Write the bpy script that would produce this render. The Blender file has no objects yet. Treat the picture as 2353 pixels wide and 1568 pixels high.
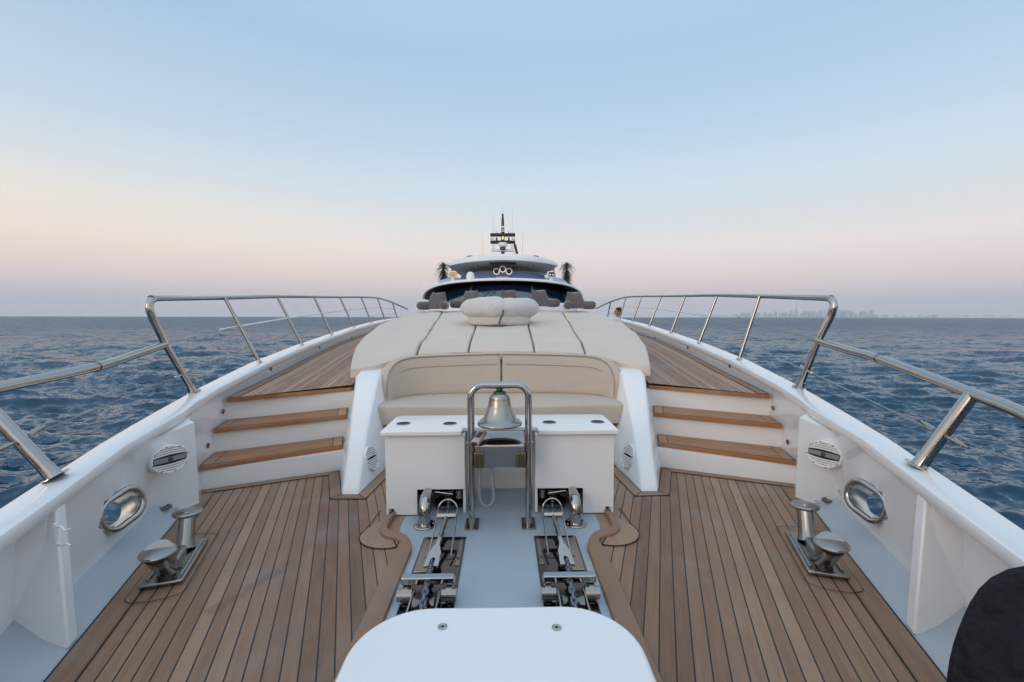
import bpy, bmesh, math, random
import numpy as np
from mathutils import Vector, Matrix, noise
random.seed(7)
S = bpy.context.scene
COL = S.collection
pi = math.pi
R_ = math.radians

# ------------------------------------------------------------------ camera
H = 1.38
cam = bpy.data.cameras.new('camera'); cam.sensor_width = 36.0; cam.lens = 36.0*1046/2353
cam.clip_start = 0.02; cam.clip_end = 60000
co = bpy.data.objects.new('camera', cam); COL.objects.link(co); S.camera = co
CM = (Matrix.Rotation(-math.atan(18.5/1046), 3, 'Z') @ Matrix.Rotation(pi/2-math.atan(55/1046), 3, 'X') @ Matrix.Rotation(-.0037, 3, 'Z'))
co.location = (.03, 0, H); co.rotation_euler = CM.to_euler()
TILT = .0054            # the yacht heels a little against the sea

def P(px, py, z=None, y=None, x=None):
    """point of the photo (2353 px wide) at a known height / distance / offset, in metres"""
    d = CM @ Vector(((px-1176.5)/1046, -(py-784)/1046, -1)); o = co.location
    t = (z-o.z)/d.z if z is not None else (y-o.y)/d.y if y is not None else (x-o.x)/d.x
    return o + d*t

# ------------------------------------------------------------------ sky and light
W = bpy.data.worlds.new('World'); S.world = W; W.use_nodes = True
nt = W.node_tree; nt.nodes.clear()
def lin(c): return tuple(((v/255)/12.92 if v/255 <= .04045 else ((v/255+.055)/1.055)**2.4) for v in c)
def N(t, **k):
    n = CUR.nodes.new(t)
    for a, b in k.items(): setattr(n, a, b)
    return n
def L(a, b): CUR.links.new(a, b)
def ramp(stops, fac=None, interp='LINEAR'):
    n = N('ShaderNodeValToRGB'); e = n.color_ramp.elements; n.color_ramp.interpolation = interp
    while len(e) > 1: e.remove(e[-1])
    e[0].position = stops[0][0]; e[0].color = (*stops[0][1], 1)
    for p, c in stops[1:]:
        q = e.new(p); q.color = (*c, 1)
    if fac is not None: L(fac, n.inputs[0])
    return n.outputs[0]
def M_(op, a, b=None, c=None, clamp=False):
    n = N('ShaderNodeMath', operation=op, use_clamp=clamp)
    for i, v in enumerate((a, b, c)):
        if v is None: continue
        if isinstance(v, (int, float)): n.inputs[i].default_value = v
        else: L(v, n.inputs[i])
    return n.outputs[0]
def MIX(f, a, b, bt='MIX'):
    n = N('ShaderNodeMix', data_type='RGBA', blend_type=bt)
    for s, v in ((n.inputs[0], f), (n.inputs[6], a), (n.inputs[7], b)):
        if isinstance(v, (int, float)): s.default_value = v
        elif isinstance(v, (tuple, list)): s.default_value = (*v[:3], 1)
        else: L(v, s)
    return n.outputs[2]
CUR = nt
tc = N('ShaderNodeTexCoord'); sp = N('ShaderNodeSeparateXYZ'); L(tc.outputs['Generated'], sp.inputs[0])
zz = M_('ADD', sp.outputs[2], M_('MULTIPLY', sp.outputs[0], TILT))
el = M_('MULTIPLY_ADD', zz, .5, .5)
def e_(z): return .5+z*.5
east = ramp([(0, lin((120, 130, 150))), (e_(-.02), lin((160, 168, 190))), (e_(0), lin((191, 198, 212))), (e_(.03), lin((205, 199, 206))), (e_(.062), lin((222, 205, 205))),
             (e_(.10), lin((229, 213, 209))), (e_(.14), lin((226, 219, 214))), (e_(.185), lin((212, 215, 217))), (e_(.26), lin((197, 213, 224))),
             (e_(.36), lin((174, 200, 222))), (e_(.48), lin((160, 189, 214))), (e_(.60), lin((166, 193, 222))), (e_(.8), (.56, .68, .83)), (1, (.64, .77, .92))], el)
eastw = ramp([(0, lin((120, 130, 150))), (e_(0), lin((190, 196, 211))), (e_(.04), lin((214, 201, 205))), (e_(.08), lin((231, 209, 202))),
              (e_(.125), lin((236, 218, 204))), (e_(.18), lin((229, 221, 210))), (e_(.24), lin((208, 213, 216))), (e_(.32), lin((184, 203, 218))), (e_(.48), lin((156, 185, 212))), (e_(.6), lin((162, 190, 220))), (e_(.8), (.56, .68, .83)), (1, (.64, .77, .92))], el)
west = ramp([(0, (.30, .22, .18)), (e_(0), (1.05, .58, .33)), (e_(.06), (1.15, .77, .50)), (e_(.16), (1.1, .90, .70)), (e_(.30), (.98, .96, .92)),
             (e_(.5), (.84, .92, 1.0)), (e_(.75), (.74, .86, .98)), (1, (.64, .77, .92))], el)
lf = N('ShaderNodeMapRange'); L(sp.outputs[0], lf.inputs[0]); lf.inputs[1].default_value = .1; lf.inputs[2].default_value = -.75
bk = N('ShaderNodeMapRange'); bk.interpolation_type = 'SMOOTHSTEP'
L(M_('ADD', M_('MULTIPLY', sp.outputs[1], -.84), M_('MULTIPLY', sp.outputs[0], -.54)), bk.inputs[0]); bk.inputs[1].default_value = -.25; bk.inputs[2].default_value = .85
skyc = MIX(bk.outputs[0], MIX(lf.outputs[0], east, eastw), west)
bg = N('ShaderNodeBackground'); L(skyc, bg.inputs[0]); bg.inputs[1].default_value = 1.0
wo = N('ShaderNodeOutputWorld'); L(bg.outputs[0], wo.inputs[0])

sun = bpy.data.lights.new('sun', 'SUN'); sun.energy = .5; sun.angle = R_(25); sun.color = (1, .80, .64)
so = bpy.data.objects.new('sun', sun); COL.objects.link(so)
so.rotation_euler = Vector((.62, .75, -.26)).to_track_quat('-Z', 'Y').to_euler()
S.view_settings.view_transform = 'Standard'; S.view_settings.look = 'None'; S.view_settings.exposure = .27; S.view_settings.gamma = 1
S.render.engine = 'CYCLES'; S.cycles.use_denoising = True; S.cycles.max_bounces = 8; S.cycles.glossy_bounces = 4; S.cycles.diffuse_bounces = 3
S.cycles.volume_bounces = 0; S.cycles.transparent_max_bounces = 8; S.cycles.transmission_bounces = 4; S.cycles.caustics_reflective = False; S.cycles.caustics_refractive = False

# ------------------------------------------------------------------ materials
MAT = {}
def mat(name, col=(.8, .8, .8), rough=.5, metal=0., coat=0., spec=.5, **k):
    global CUR
    m = bpy.data.materials.new(name); m.use_nodes = True; CUR = m.node_tree
    b = CUR.nodes['Principled BSDF']
    b.inputs['Base Color'].default_value = (*col, 1); b.inputs['Roughness'].default_value = rough
    b.inputs['Metallic'].default_value = metal; b.inputs['Coat Weight'].default_value = coat
    b.inputs['Specular IOR Level'].default_value = spec
    for a, v in k.items(): b.inputs[a.replace('_', ' ')].default_value = v
    MAT[name] = m
    return m, b
def noise_n(scale, detail=3, vec=None, rough=.5, dim='3D'):
    n = N('ShaderNodeTexNoise'); n.inputs['Scale'].default_value = scale; n.inputs['Detail'].default_value = detail; n.inputs['Roughness'].default_value = rough
    if vec is not None: L(vec, n.inputs['Vector'])
    return n
def mapping(vec, scale=(1, 1, 1), rot=(0, 0, 0)):
    n = N('ShaderNodeMapping'); n.inputs['Scale'].default_value = scale; n.inputs['Rotation'].default_value = rot; L(vec, n.inputs[0]); return n.outputs[0]
def bump(b, h, strength=.3, dist=.01):
    n = N('ShaderNodeBump'); n.inputs['Strength'].default_value = strength; n.inputs['Distance'].default_value = dist; L(h, n.inputs['Height']); L(n.outputs[0], b.inputs['Normal'])
def geo_pos():
    return N('ShaderNodeNewGeometry').outputs['Position']

m, b = mat('gelcoat', (.80, .81, .82), .28, coat=.5, Coat_Roughness=.08)
p = geo_pos(); n1 = noise_n(1.7, 4, p); n2 = noise_n(14, 5, p, .65)
L(MIX(n1.outputs[0], (.83, .835, .84), (.755, .765, .775)), b.inputs['Base Color'])
L(M_('MULTIPLY_ADD', n1.outputs[0], .12, .14), b.inputs['Roughness'])
m, b = mat('paint_floor', (.44, .51, .60), .5)
p = geo_pos(); n1 = noise_n(5, 5, p, .6); n2 = noise_n(240, 2, p)
L(MIX(n1.outputs[0], (.33, .40, .46), (.41, .48, .545)), b.inputs['Base Color']); bump(b, n2.outputs[0], .25, .002)
m, b = mat('waterway', (.42, .46, .50), .55)
p = geo_pos(); n2 = noise_n(240, 2, p); bump(b, n2.outputs[0], .25, .002)

def teak(name, w=.066, seams=True, tone=1.0, red=.05, seamw=.095, cols=None):
    m, b = mat(name, rough=.50, spec=.42)
    uv = N('ShaderNodeUVMap'); s = N('ShaderNodeSeparateXYZ'); L(uv.outputs[0], s.inputs[0])
    u, v = s.outputs[0], s.outputs[1]
    q = M_('DIVIDE', u, w); idx = M_('FLOOR', q); fr = M_('FRACT', q)
    wn = N('ShaderNodeTexWhiteNoise', noise_dimensions='2D'); cb = N('ShaderNodeCombineXYZ'); L(idx, cb.inputs[0])
    wn0 = N('ShaderNodeTexWhiteNoise', noise_dimensions='1D'); L(idx, wn0.inputs['W'])
    cb.inputs[1].default_value = 2.0; L(cb.outputs[0], wn.inputs[0])
    cv = N('ShaderNodeCombineXYZ'); L(M_('MULTIPLY', u, 150), cv.inputs[0]); L(M_('MULTIPLY', v, 5), cv.inputs[1]); L(wn.outputs[0], cv.inputs[2])
    g = noise_n(1, 4, cv.outputs[0], .6)
    cv2 = N('ShaderNodeCombineXYZ'); L(M_('MULTIPLY', u, 22), cv2.inputs[0]); L(M_('MULTIPLY', v, 2.2), cv2.inputs[1]); L(M_('MULTIPLY', idx, 3.7), cv2.inputs[2])
    g2 = noise_n(1, 3, cv2.outputs[0], .6)
    t = M_('ADD', M_('MULTIPLY', wn.outputs[0], .46), M_('ADD', M_('MULTIPLY', g.outputs[0], .33), M_('MULTIPLY', g2.outputs[0], .38)))
    A, Bc, C = cols or ((.108, .053, .029), (.218, .124, .074), (.335, .222, .148))
    sc = lambda c: (c[0]*tone*(1+red), c[1]*tone, c[2]*tone*(1-red))
    colr = ramp([(.22, sc(A)), (.52, sc(Bc)), (.85, sc(C))], t)
    p = geo_pos(); bl = noise_n(1.3, 5, p, .62)
    colr = MIX(M_('MULTIPLY', ramp([(.50, (0, 0, 0)), (.66, (1, 1, 1))], bl.outputs[0]), .45), colr, sc((.19, .125, .09)))
    bl2 = noise_n(2.3, 3, mapping(p, (1, 1, 1), (0, 0, 1)), .5)
    colr = MIX(M_('MULTIPLY', ramp([(.52, (0, 0, 0)), (.7, (1, 1, 1))], bl2.outputs[0]), .35), colr, (.30, .26, .23))
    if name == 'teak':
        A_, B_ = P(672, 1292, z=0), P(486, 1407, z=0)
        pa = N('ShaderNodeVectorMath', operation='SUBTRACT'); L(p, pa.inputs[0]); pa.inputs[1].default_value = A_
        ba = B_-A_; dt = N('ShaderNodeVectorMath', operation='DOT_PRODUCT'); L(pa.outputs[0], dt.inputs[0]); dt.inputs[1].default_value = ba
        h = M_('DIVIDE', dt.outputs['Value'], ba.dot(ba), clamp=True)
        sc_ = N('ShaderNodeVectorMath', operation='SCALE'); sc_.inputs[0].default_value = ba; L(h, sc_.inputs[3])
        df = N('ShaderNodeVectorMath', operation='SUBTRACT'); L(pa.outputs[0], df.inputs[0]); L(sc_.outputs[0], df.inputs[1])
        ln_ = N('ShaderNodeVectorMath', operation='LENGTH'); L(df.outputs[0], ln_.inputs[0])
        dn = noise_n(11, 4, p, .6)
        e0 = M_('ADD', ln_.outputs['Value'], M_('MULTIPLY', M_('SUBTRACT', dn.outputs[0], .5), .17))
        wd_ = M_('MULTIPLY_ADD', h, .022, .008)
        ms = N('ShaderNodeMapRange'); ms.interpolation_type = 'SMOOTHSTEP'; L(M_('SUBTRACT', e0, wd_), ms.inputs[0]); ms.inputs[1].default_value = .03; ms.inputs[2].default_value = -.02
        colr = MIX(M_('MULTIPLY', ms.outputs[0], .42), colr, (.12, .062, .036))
    if seams:
        e = M_('LESS_THAN', M_('ABSOLUTE', M_('SUBTRACT', fr, .5)), .5-seamw/2)
        colr = MIX(e, (.012, .012, .014), colr)
        bump(b, M_('ADD', M_('MULTIPLY', g.outputs[0], .4), e), .35, .002)
    else: bump(b, g.outputs[0], .3, .001)
    L(colr, b.inputs['Base Color'])
teak('teak')
teak('teak_side', .052, seamw=.10, tone=1.25, red=.09)
teak('teak_tread', .05, seamw=.05, tone=.95, red=.10)
teak('teak_board', .8, seams=False, tone=1.02, red=.03)
teak('teak_edge', .8, seams=False, tone=.90, red=.42)
teak('teak_tread_b', .8, seams=False, tone=1.15, red=.27)
mat('caulk', (.012, .012, .014), .7)
m, b = mat('stain', (.14, .095, .07), .6)
tcn = N('ShaderNodeTexCoord'); g = noise_n(9, 5, tcn.outputs['Object'], .65)

def steel(name, col, rough, var=.1):
    m, b = mat(name, col, rough, 1.)
    p = geo_pos(); n = noise_n(30, 4, p, .6)
    L(M_('MULTIPLY_ADD', n.outputs[0], var*.4, rough-var*.2), b.inputs['Roughness'])
steel('steel', (.43, .41, .39), .07)
steel('steel_satin', (.34, .32, .30), .20)
steel('steel_dark', (.20, .19, .185), .12)
steel('brass', (.20, .18, .12), .3)
steel('bell_metal', (.34, .34, .315), .25, .12)
steel('verdigris', (.07, .10, .075), .45)
steel('chain', (.20, .22, .26), .35)
steel('chrome', (.82, .82, .82), .16)
steel('liner_metal', (.62, .60, .57), .30)
mat('black_gloss', (.012, .013, .016), .25)
steel('plate_dark', (.14, .14, .145), .06)
mat('black', (.012, .012, .013), .6)
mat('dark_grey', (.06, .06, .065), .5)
mat('white_plastic', (.78, .78, .76), .4)
mat('remote_grey', (.42, .41, .42), .4)
mat('grey_plastic', (.23, .24, .26), .5)
mat('hose', (.20, .22, .235), .5)
mat('red_plastic', (.07, .010, .016), .35)
def fabric(name, col, col2, sc=500, br=.12):
    m, b = mat(name, col, .88, spec=.2); p = geo_pos()
    n = noise_n(2.2, 4, p, .55); L(MIX(n.outputs[0], col, col2), b.inputs['Base Color'])
    w = noise_n(sc, 2, p); w2 = noise_n(5, 4, mapping(p, (1, 2.4, 1)), .6)
    bump(b, M_('ADD', M_('MULTIPLY', w.outputs[0], .06), w2.outputs[0]), .45, .02)
    b.inputs['Sheen Weight'].default_value = br
fabric('beige_fabric', (.545, .475, .40), (.465, .40, .335))
fabric('pad_fabric', (.655, .585, .505), (.575, .505, .43))
mat('piping', (.33, .275, .225), .8)
fabric('grey_velvet', (.135, .118, .124), (.09, .08, .085), 300, .5)
m, b = mat('fleece', (.70, .70, .70), .95, spec=.1); p = geo_pos()
n = noise_n(60, 4, mapping(p, (1, 1, .4)), .7); n2 = noise_n(4, 2, p)
L(MIX(M_('MULTIPLY', ramp([(.52, (0, 0, 0)), (.66, (1, 1, 1))], n.outputs[0]), .5), (.74, .74, .745), (.40, .40, .42)), b.inputs['Base Color'])
bump(b, n.outputs[0], .9, .03); b.inputs['Sheen Weight'].default_value = .5
mat('glass_dark', (.006, .014, .030), .05, spec=.22)
mat('glass_blue', (.17, .21, .37), .08, spec=.9)
mat('glass_pale', (.36, .41, .58), .2, spec=.6)
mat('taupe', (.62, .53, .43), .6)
m, b = mat('amber', (.9, .45, .12), .4); b.inputs['Emission Color'].default_value = (1, .55, .15, 1); b.inputs['Emission Strength'].default_value = 1.1
m, b = mat('lamp_orange', (.75, .38, .15), .2)
m, b = mat('leaf', (.05, .085, .03), .5); p = geo_pos(); L(MIX(noise_n(9, 2, p).outputs[0], (.030, .055, .020), (.09, .12, .045)), b.inputs['Base Color'])
mat('bark', (.10, .075, .05), .8)
mat('skin', (.34, .19, .125), .5, Subsurface_Weight=.05)
mat('hair', (.015, .012, .011), .6)
mat('shirt', (.72, .74, .78), .8)
m, b = mat('denim_black', (.014, .014, .018), .9, spec=.15); p = geo_pos(); nn = noise_n(18, 5, p, .7)
L(MIX(nn.outputs[0], (.005, .005, .007), (.024, .025, .032)), b.inputs['Base Color']); f2_ = noise_n(5.5, 3, mapping(p, (1, 1, 2.2), (.4, .3, 0)), .55); bump(b, M_('ADD', M_('MULTIPLY', nn.outputs[0], .12), f2_.outputs[0]), 1.0, .09)
mat('red_cloth', (.35, .03, .03), .8); mat('green_cloth', (.03, .18, .07), .8)
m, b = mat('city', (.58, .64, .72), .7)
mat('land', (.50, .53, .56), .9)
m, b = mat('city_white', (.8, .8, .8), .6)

# water: dark body colour below a reflecting skin; facets too small for the mesh are in the shading normal
m, b = mat('water', (.006, .036, .075), .5); CUR.nodes.remove(b)
p = geo_pos()
a1 = noise_n(5.2, 3, mapping(p, (.8, 1.5, 1)), .62); a2 = noise_n(.6, 3, mapping(p, (.7, 1.5, 1), (0, 0, .2)), .6)
far = N('ShaderNodeMapRange'); ln = N('ShaderNodeVectorMath', operation='LENGTH'); L(p, ln.inputs[0]); L(ln.outputs['Value'], far.inputs[0]); far.inputs[1].default_value = 15; far.inputs[2].default_value = 260
far.inputs[3].default_value = .75; far.inputs[4].default_value = 2.2
vs = N('ShaderNodeVectorMath', operation='SUBTRACT'); L(a1.outputs['Color'], vs.inputs[0]); vs.inputs[1].default_value = (.5, .5, .5)
vs2 = N('ShaderNodeVectorMath', operation='SUBTRACT'); L(a2.outputs['Color'], vs2.inputs[0]); vs2.inputs[1].default_value = (.5, .5, .5)
va0 = N('ShaderNodeVectorMath', operation='ADD'); L(vs.outputs[0], va0.inputs[0]); L(vs2.outputs[0], va0.inputs[1])
a3 = noise_n(.11, 4, mapping(p, (.45, 1.5, 1), (0, 0, .1)), .7); vs3 = N('ShaderNodeVectorMath', operation='SUBTRACT'); L(a3.outputs['Color'], vs3.inputs[0]); vs3.inputs[1].default_value = (.5, .5, .5)
va = N('ShaderNodeVectorMath', operation='ADD'); L(va0.outputs[0], va.inputs[0]); L(vs3.outputs[0], va.inputs[1])
vm = N('ShaderNodeVectorMath', operation='MULTIPLY'); L(va.outputs[0], vm.inputs[0]); vm.inputs[1].default_value = (.75, 1.15, 0)
vq = N('ShaderNodeVectorMath', operation='SCALE'); L(vm.outputs[0], vq.inputs[0]); L(far.outputs[0], vq.inputs[3])
gn = N('ShaderNodeNewGeometry'); vn = N('ShaderNodeVectorMath', operation='ADD'); L(vq.outputs[0], vn.inputs[0]); L(gn.outputs['Normal'], vn.inputs[1])
nn = N('ShaderNodeVectorMath', operation='NORMALIZE'); L(vn.outputs[0], nn.inputs[0])
gl = N('ShaderNodeBsdfGlossy'); gl.inputs['Roughness'].default_value = .10; gl.inputs['Color'].default_value = (.95, .97, 1, 1); L(nn.outputs[0], gl.inputs['Normal'])
df = N('ShaderNodeBsdfDiffuse'); pt_ = noise_n(.02, 3, p); L(MIX(pt_.outputs[0], (.004, .038, .076), (.008, .056, .102)), df.inputs['Color'])
fr = N('ShaderNodeFresnel'); fr.inputs[0].default_value = 1.333; L(nn.outputs[0], fr.inputs[1])
mxs = N('ShaderNodeMixShader'); L(M_('MINIMUM', fr.outputs[0], .46), mxs.inputs[0]); L(df.outputs[0], mxs.inputs[1]); L(gl.outputs[0], mxs.inputs[2])
L(mxs.outputs[0], CUR.nodes['Material Output'].inputs[0])

# ------------------------------------------------------------------ mesh helpers
class MB:
    def __init__(s): s.v = []; s.f = []; s.uv = {}; s.mi = []; s.cur = 0
    def V(s, *p):
        s.v.append(tuple(p[0]) if len(p) == 1 else tuple(p)); return len(s.v)-1
    def F(s, ids, uv=None):
        s.f.append(tuple(ids)); s.mi.append(s.cur)
        if uv: s.uv[len(s.f)-1] = uv
    def box(s, x0, x1, y0, y1, z0, z1):
        i = [s.V(x, y, z) for z in (z0, z1) for x, y in ((x0, y0), (x1, y0), (x1, y1), (x0, y1))]
        for q in ((3, 2, 1, 0), (4, 5, 6, 7), (0, 1, 5, 4), (1, 2, 6, 5), (2, 3, 7, 6), (3, 0, 4, 7)): s.F([i[k] for k in q])
        return s
    def obox(s, c, ax, ay, az, hx, hy, hz):
        c, ax, ay, az = map(Vector, (c, ax, ay, az)); i = []
        for k in (-1, 1):
            for a, b in ((-1, -1), (1, -1), (1, 1), (-1, 1)): i.append(s.V(c+ax*hx*a+ay*hy*b+az*hz*k))
        for q in ((3, 2, 1, 0), (4, 5, 6, 7), (0, 1, 5, 4), (1, 2, 6, 5), (2, 3, 7, 6), (3, 0, 4, 7)): s.F([i[k] for k in q])
        return s
    def prism(s, poly, z0, z1, uvf=None):
        n = len(poly); zf = (lambda z, p: z(p) if callable(z) else z)
        a = [s.V(p[0], p[1], zf(z0, p)) for p in poly]; b = [s.V(p[0], p[1], zf(z1, p)) for p in poly]
        s.F(b, [uvf(p) for p in poly] if uvf else None); s.F(a[::-1])
        for i in range(n): s.F((a[i], a[(i+1) % n], b[(i+1) % n], b[i]), [uvf(poly[i]), uvf(poly[(i+1) % n]), uvf(poly[(i+1) % n]), uvf(poly[i])] if uvf else None)
        return s
    def loft(s, rings, closed=True, caps=True, loop=False):
        R = [[s.V(p) for p in r] for r in rings]; n = len(R[0])
        for a, b in zip(R, R[1:]+([R[0]] if loop else [])):
            for j in range(n if closed else n-1): s.F((a[j], a[(j+1) % n], b[(j+1) % n], b[j]))
        if caps and closed and not loop: s.F(R[0][::-1]); s.F(R[-1])
        return s
    def tube(s, pts, r, n=12, caps=True, loop=False):
        pts = [Vector(p) for p in pts]; m_ = len(pts); rr = r if isinstance(r, (list, tuple)) else [r]*m_
        T = []
        for i in range(m_):
            a = pts[(i-1) % m_] if (i or loop) else pts[0]; b_ = pts[(i+1) % m_] if (i < m_-1 or loop) else pts[-1]
            T.append((b_-a).normalized())
        u = T[0].orthogonal().normalized(); rings = []
        for i in range(m_):
            u = (u-T[i]*u.dot(T[i])).normalized(); w = T[i].cross(u)
            rings.append([pts[i]+(u*math.cos(2*pi*k/n)+w*math.sin(2*pi*k/n))*rr[i] for k in range(n)])
        return s.loft(rings, True, caps, loop)
    def lathe(s, prof, c=(0, 0, 0), ax=(0, 0, 1), n=32):
        c = Vector(c); q = Vector(ax).normalized().to_track_quat('Z', 'Y')
        return s.loft([[c+q @ Vector((r*math.cos(2*pi*k/n), r*math.sin(2*pi*k/n), z)) for k in range(n)] for r, z in prof], True, True)
    def grid(s, fn, nu, nv, uvf=None, close_u=False):
        I = [[s.V(fn(i/nu, j/nv)) for j in range(nv+1)] for i in range(nu+1)]
        for i in range(nu):
            for j in range(nv):
                k = ((i, j), (i+1, j), (i+1, j+1), (i, j+1))
                s.F([I[a][b] for a, b in k], [uvf(a/nu, b/nv) for a, b in k] if uvf else None)
        return s
    def build(s, name, m, parent=None, smooth=True, bevel=0, seg=2, sub=0, angle=40, label=None, world=None):
        me = bpy.data.meshes.new(name); off = Vector((0, 0, 0))
        if parent is not None: off = wloc(parent)
        elif world is not None: off = Vector(world)
        me.from_pydata([Vector(v)-off for v in s.v], [], s.f)
        ms = m if isinstance(m, (list, tuple)) else [m]
        for q in ms: me.materials.append(MAT[q])
        if s.uv:
            ul = me.uv_layers.new(name='UVMap')
            for fi, uv in s.uv.items():
                po = me.polygons[fi]
                for k, li in enumerate(po.loop_indices): ul.data[li].uv = uv[k]
        if any(s.mi):
            for i, po in enumerate(me.polygons): po.material_index = s.mi[i]
        bm = bmesh.new(); bm.from_mesh(me); bmesh.ops.remove_doubles(bm, verts=bm.verts, dist=1e-5)
        bmesh.ops.recalc_face_normals(bm, faces=bm.faces); bm.to_mesh(me); bm.free()
        if smooth:
            me.polygons.foreach_set('use_smooth', [True]*len(me.polygons))
            me.set_sharp_from_angle(angle=R_(angle))
        o = bpy.data.objects.new(name, me); COL.objects.link(o)
        if parent is not None: o.parent = parent
        elif world is not None: o.location = off
        if bevel:
            bv = o.modifiers.new('b', 'BEVEL'); bv.width = bevel; bv.segments = seg; bv.limit_method = 'ANGLE'; bv.angle_limit = R_(35)
            bv.harden_normals = False
        if sub:
            ss = o.modifiers.new('s', 'SUBSURF'); ss.levels = sub; ss.render_levels = sub
        if label: o['label'] = label
        return o
def wloc(o):
    v = Vector((0, 0, 0))
    while o is not None: v = v+o.location; o = o.parent
    return v
def thing(name, label, cat, loc=(0, 0, 0), group=None):
    o = bpy.data.objects.new(name, None); COL.objects.link(o); o.location = loc; o.empty_display_size = .1
    o['label'] = label; o['category'] = cat
    if group: o['group'] = group
    return o
def tag(o, label, cat, group=None):
    o['label'] = label; o['category'] = cat
    if group: o['group'] = group
    return o
def interp(t, y):
    if y <= t[0][0]:
        a, b_ = t[0], t[1]
    elif y >= t[-1][0]:
        return t[-1][1]
    else:
        for a, b_ in zip(t, t[1:]):
            if a[0] <= y <= b_[0]: break
    return a[1]+(b_[1]-a[1])*(y-a[0])/(b_[0]-a[0])
def arc(c, r, a0, a1, n, z=None, ax=0):
    return [(c[0]+r*math.cos(a0+(a1-a0)*k/n), c[1]+r*math.sin(a0+(a1-a0)*k/n)) for k in range(n+1)]
def smooth_path(pts, n=6, loop=False):
    pts = [Vector(p) for p in pts]; out = []; m_ = len(pts)
    for i in range(m_ if loop else m_-1):
        g = lambda k: pts[k % m_] if loop else pts[max(0, min(m_-1, k))]
        p0, p1, p2, p3 = g(i-1), g(i), g(i+1), g(i+2)
        for k in range(n):
            t = k/n
            out.append(.5*((2*p1)+(p2-p0)*t+(2*p0-5*p1+4*p2-p3)*t*t+(3*p1-p0-3*p2+p3)*t**3))
    if not loop: out.append(pts[-1])
    return out
def mx(p, s): return Vector((p[0]*s, p[1], p[2]))
SIDE = {-1: 'left', 1: 'right'}

# ------------------------------------------------------------------ hull lines (half breadths, heights) from bow to stern
XO = [(.2, 1.45), (1.0, 1.74), (1.94, 2.085), (2.63, 2.32), (3.22, 2.50), (4.17, 2.75), (5.44, 2.98), (6.9, 3.12), (8.35, 3.22), (9.8, 3.28), (11.2, 3.31), (12.5, 3.32), (14, 3.30), (16, 3.25), (25, 3.1)]
XI = [(.2, 1.30), (1.0, 1.59), (1.94, 1.92), (2.63, 2.155), (3.10, 2.265), (3.36, 2.325), (3.62, 2.42), (4.17, 2.56), (5.44, 2.76), (6.9, 2.90), (8.35, 3.0), (9.8, 3.07), (11.2, 3.10), (12.5, 3.11), (14, 3.1), (16, 3.05), (25, 2.9)]
XB = [(.2, 1.42), (1.0, 1.70), (1.90, 2.045), (1.96, 1.985), (2.15, 2.05), (3.04, 2.350), (3.37, 2.250), (3.62, 2.40), (4.04, 2.52), (4.36, 2.585), (5.44, 2.745), (6.9, 2.89), (8.35, 2.99), (9.8, 3.06), (11.2, 3.09), (12.5, 3.1), (14, 3.09), (16, 3.04), (25, 2.9)]
ZC = [(.2, .50), (1.94, .60), (2.63, .65), (3.42, .70), (4.17, .75), (5.44, .855), (6.9, .97), (8.35, 1.07), (9.8, 1.175), (11.2, 1.255), (12.5, 1.32), (13.9, 1.36), (16, 1.4), (25, 1.5)]
ZD = [(4.2, .63), (5.6, .69), (7.2, .82), (8.7, .92), (10.2, 1.0), (12.2, 1.09)]
XC = [(3.5, 1.24), (4.07, 1.465), (4.88, 1.6), (6.66, 1.97), (8.5, 2.3), (10, 2.5), (11.5, 2.55), (13, 2.55)]
XW = [(.2, 1.40), (1.0, 1.685), (1.90, 2.02), (1.96, 1.955), (2.63, 2.185), (2.98, 2.275), (3.37, 2.262), (3.44, 2.345), (3.62, 2.45), (4.17, 2.59), (5.44, 2.79), (6.9, 2.93), (8.35, 3.03), (9.8, 3.10), (11.2, 3.13), (12.5, 3.14), (14, 3.13), (16, 3.08), (25, 2.93)]
def xt(y): return 1.72+.35*(y-1.67)

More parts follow.
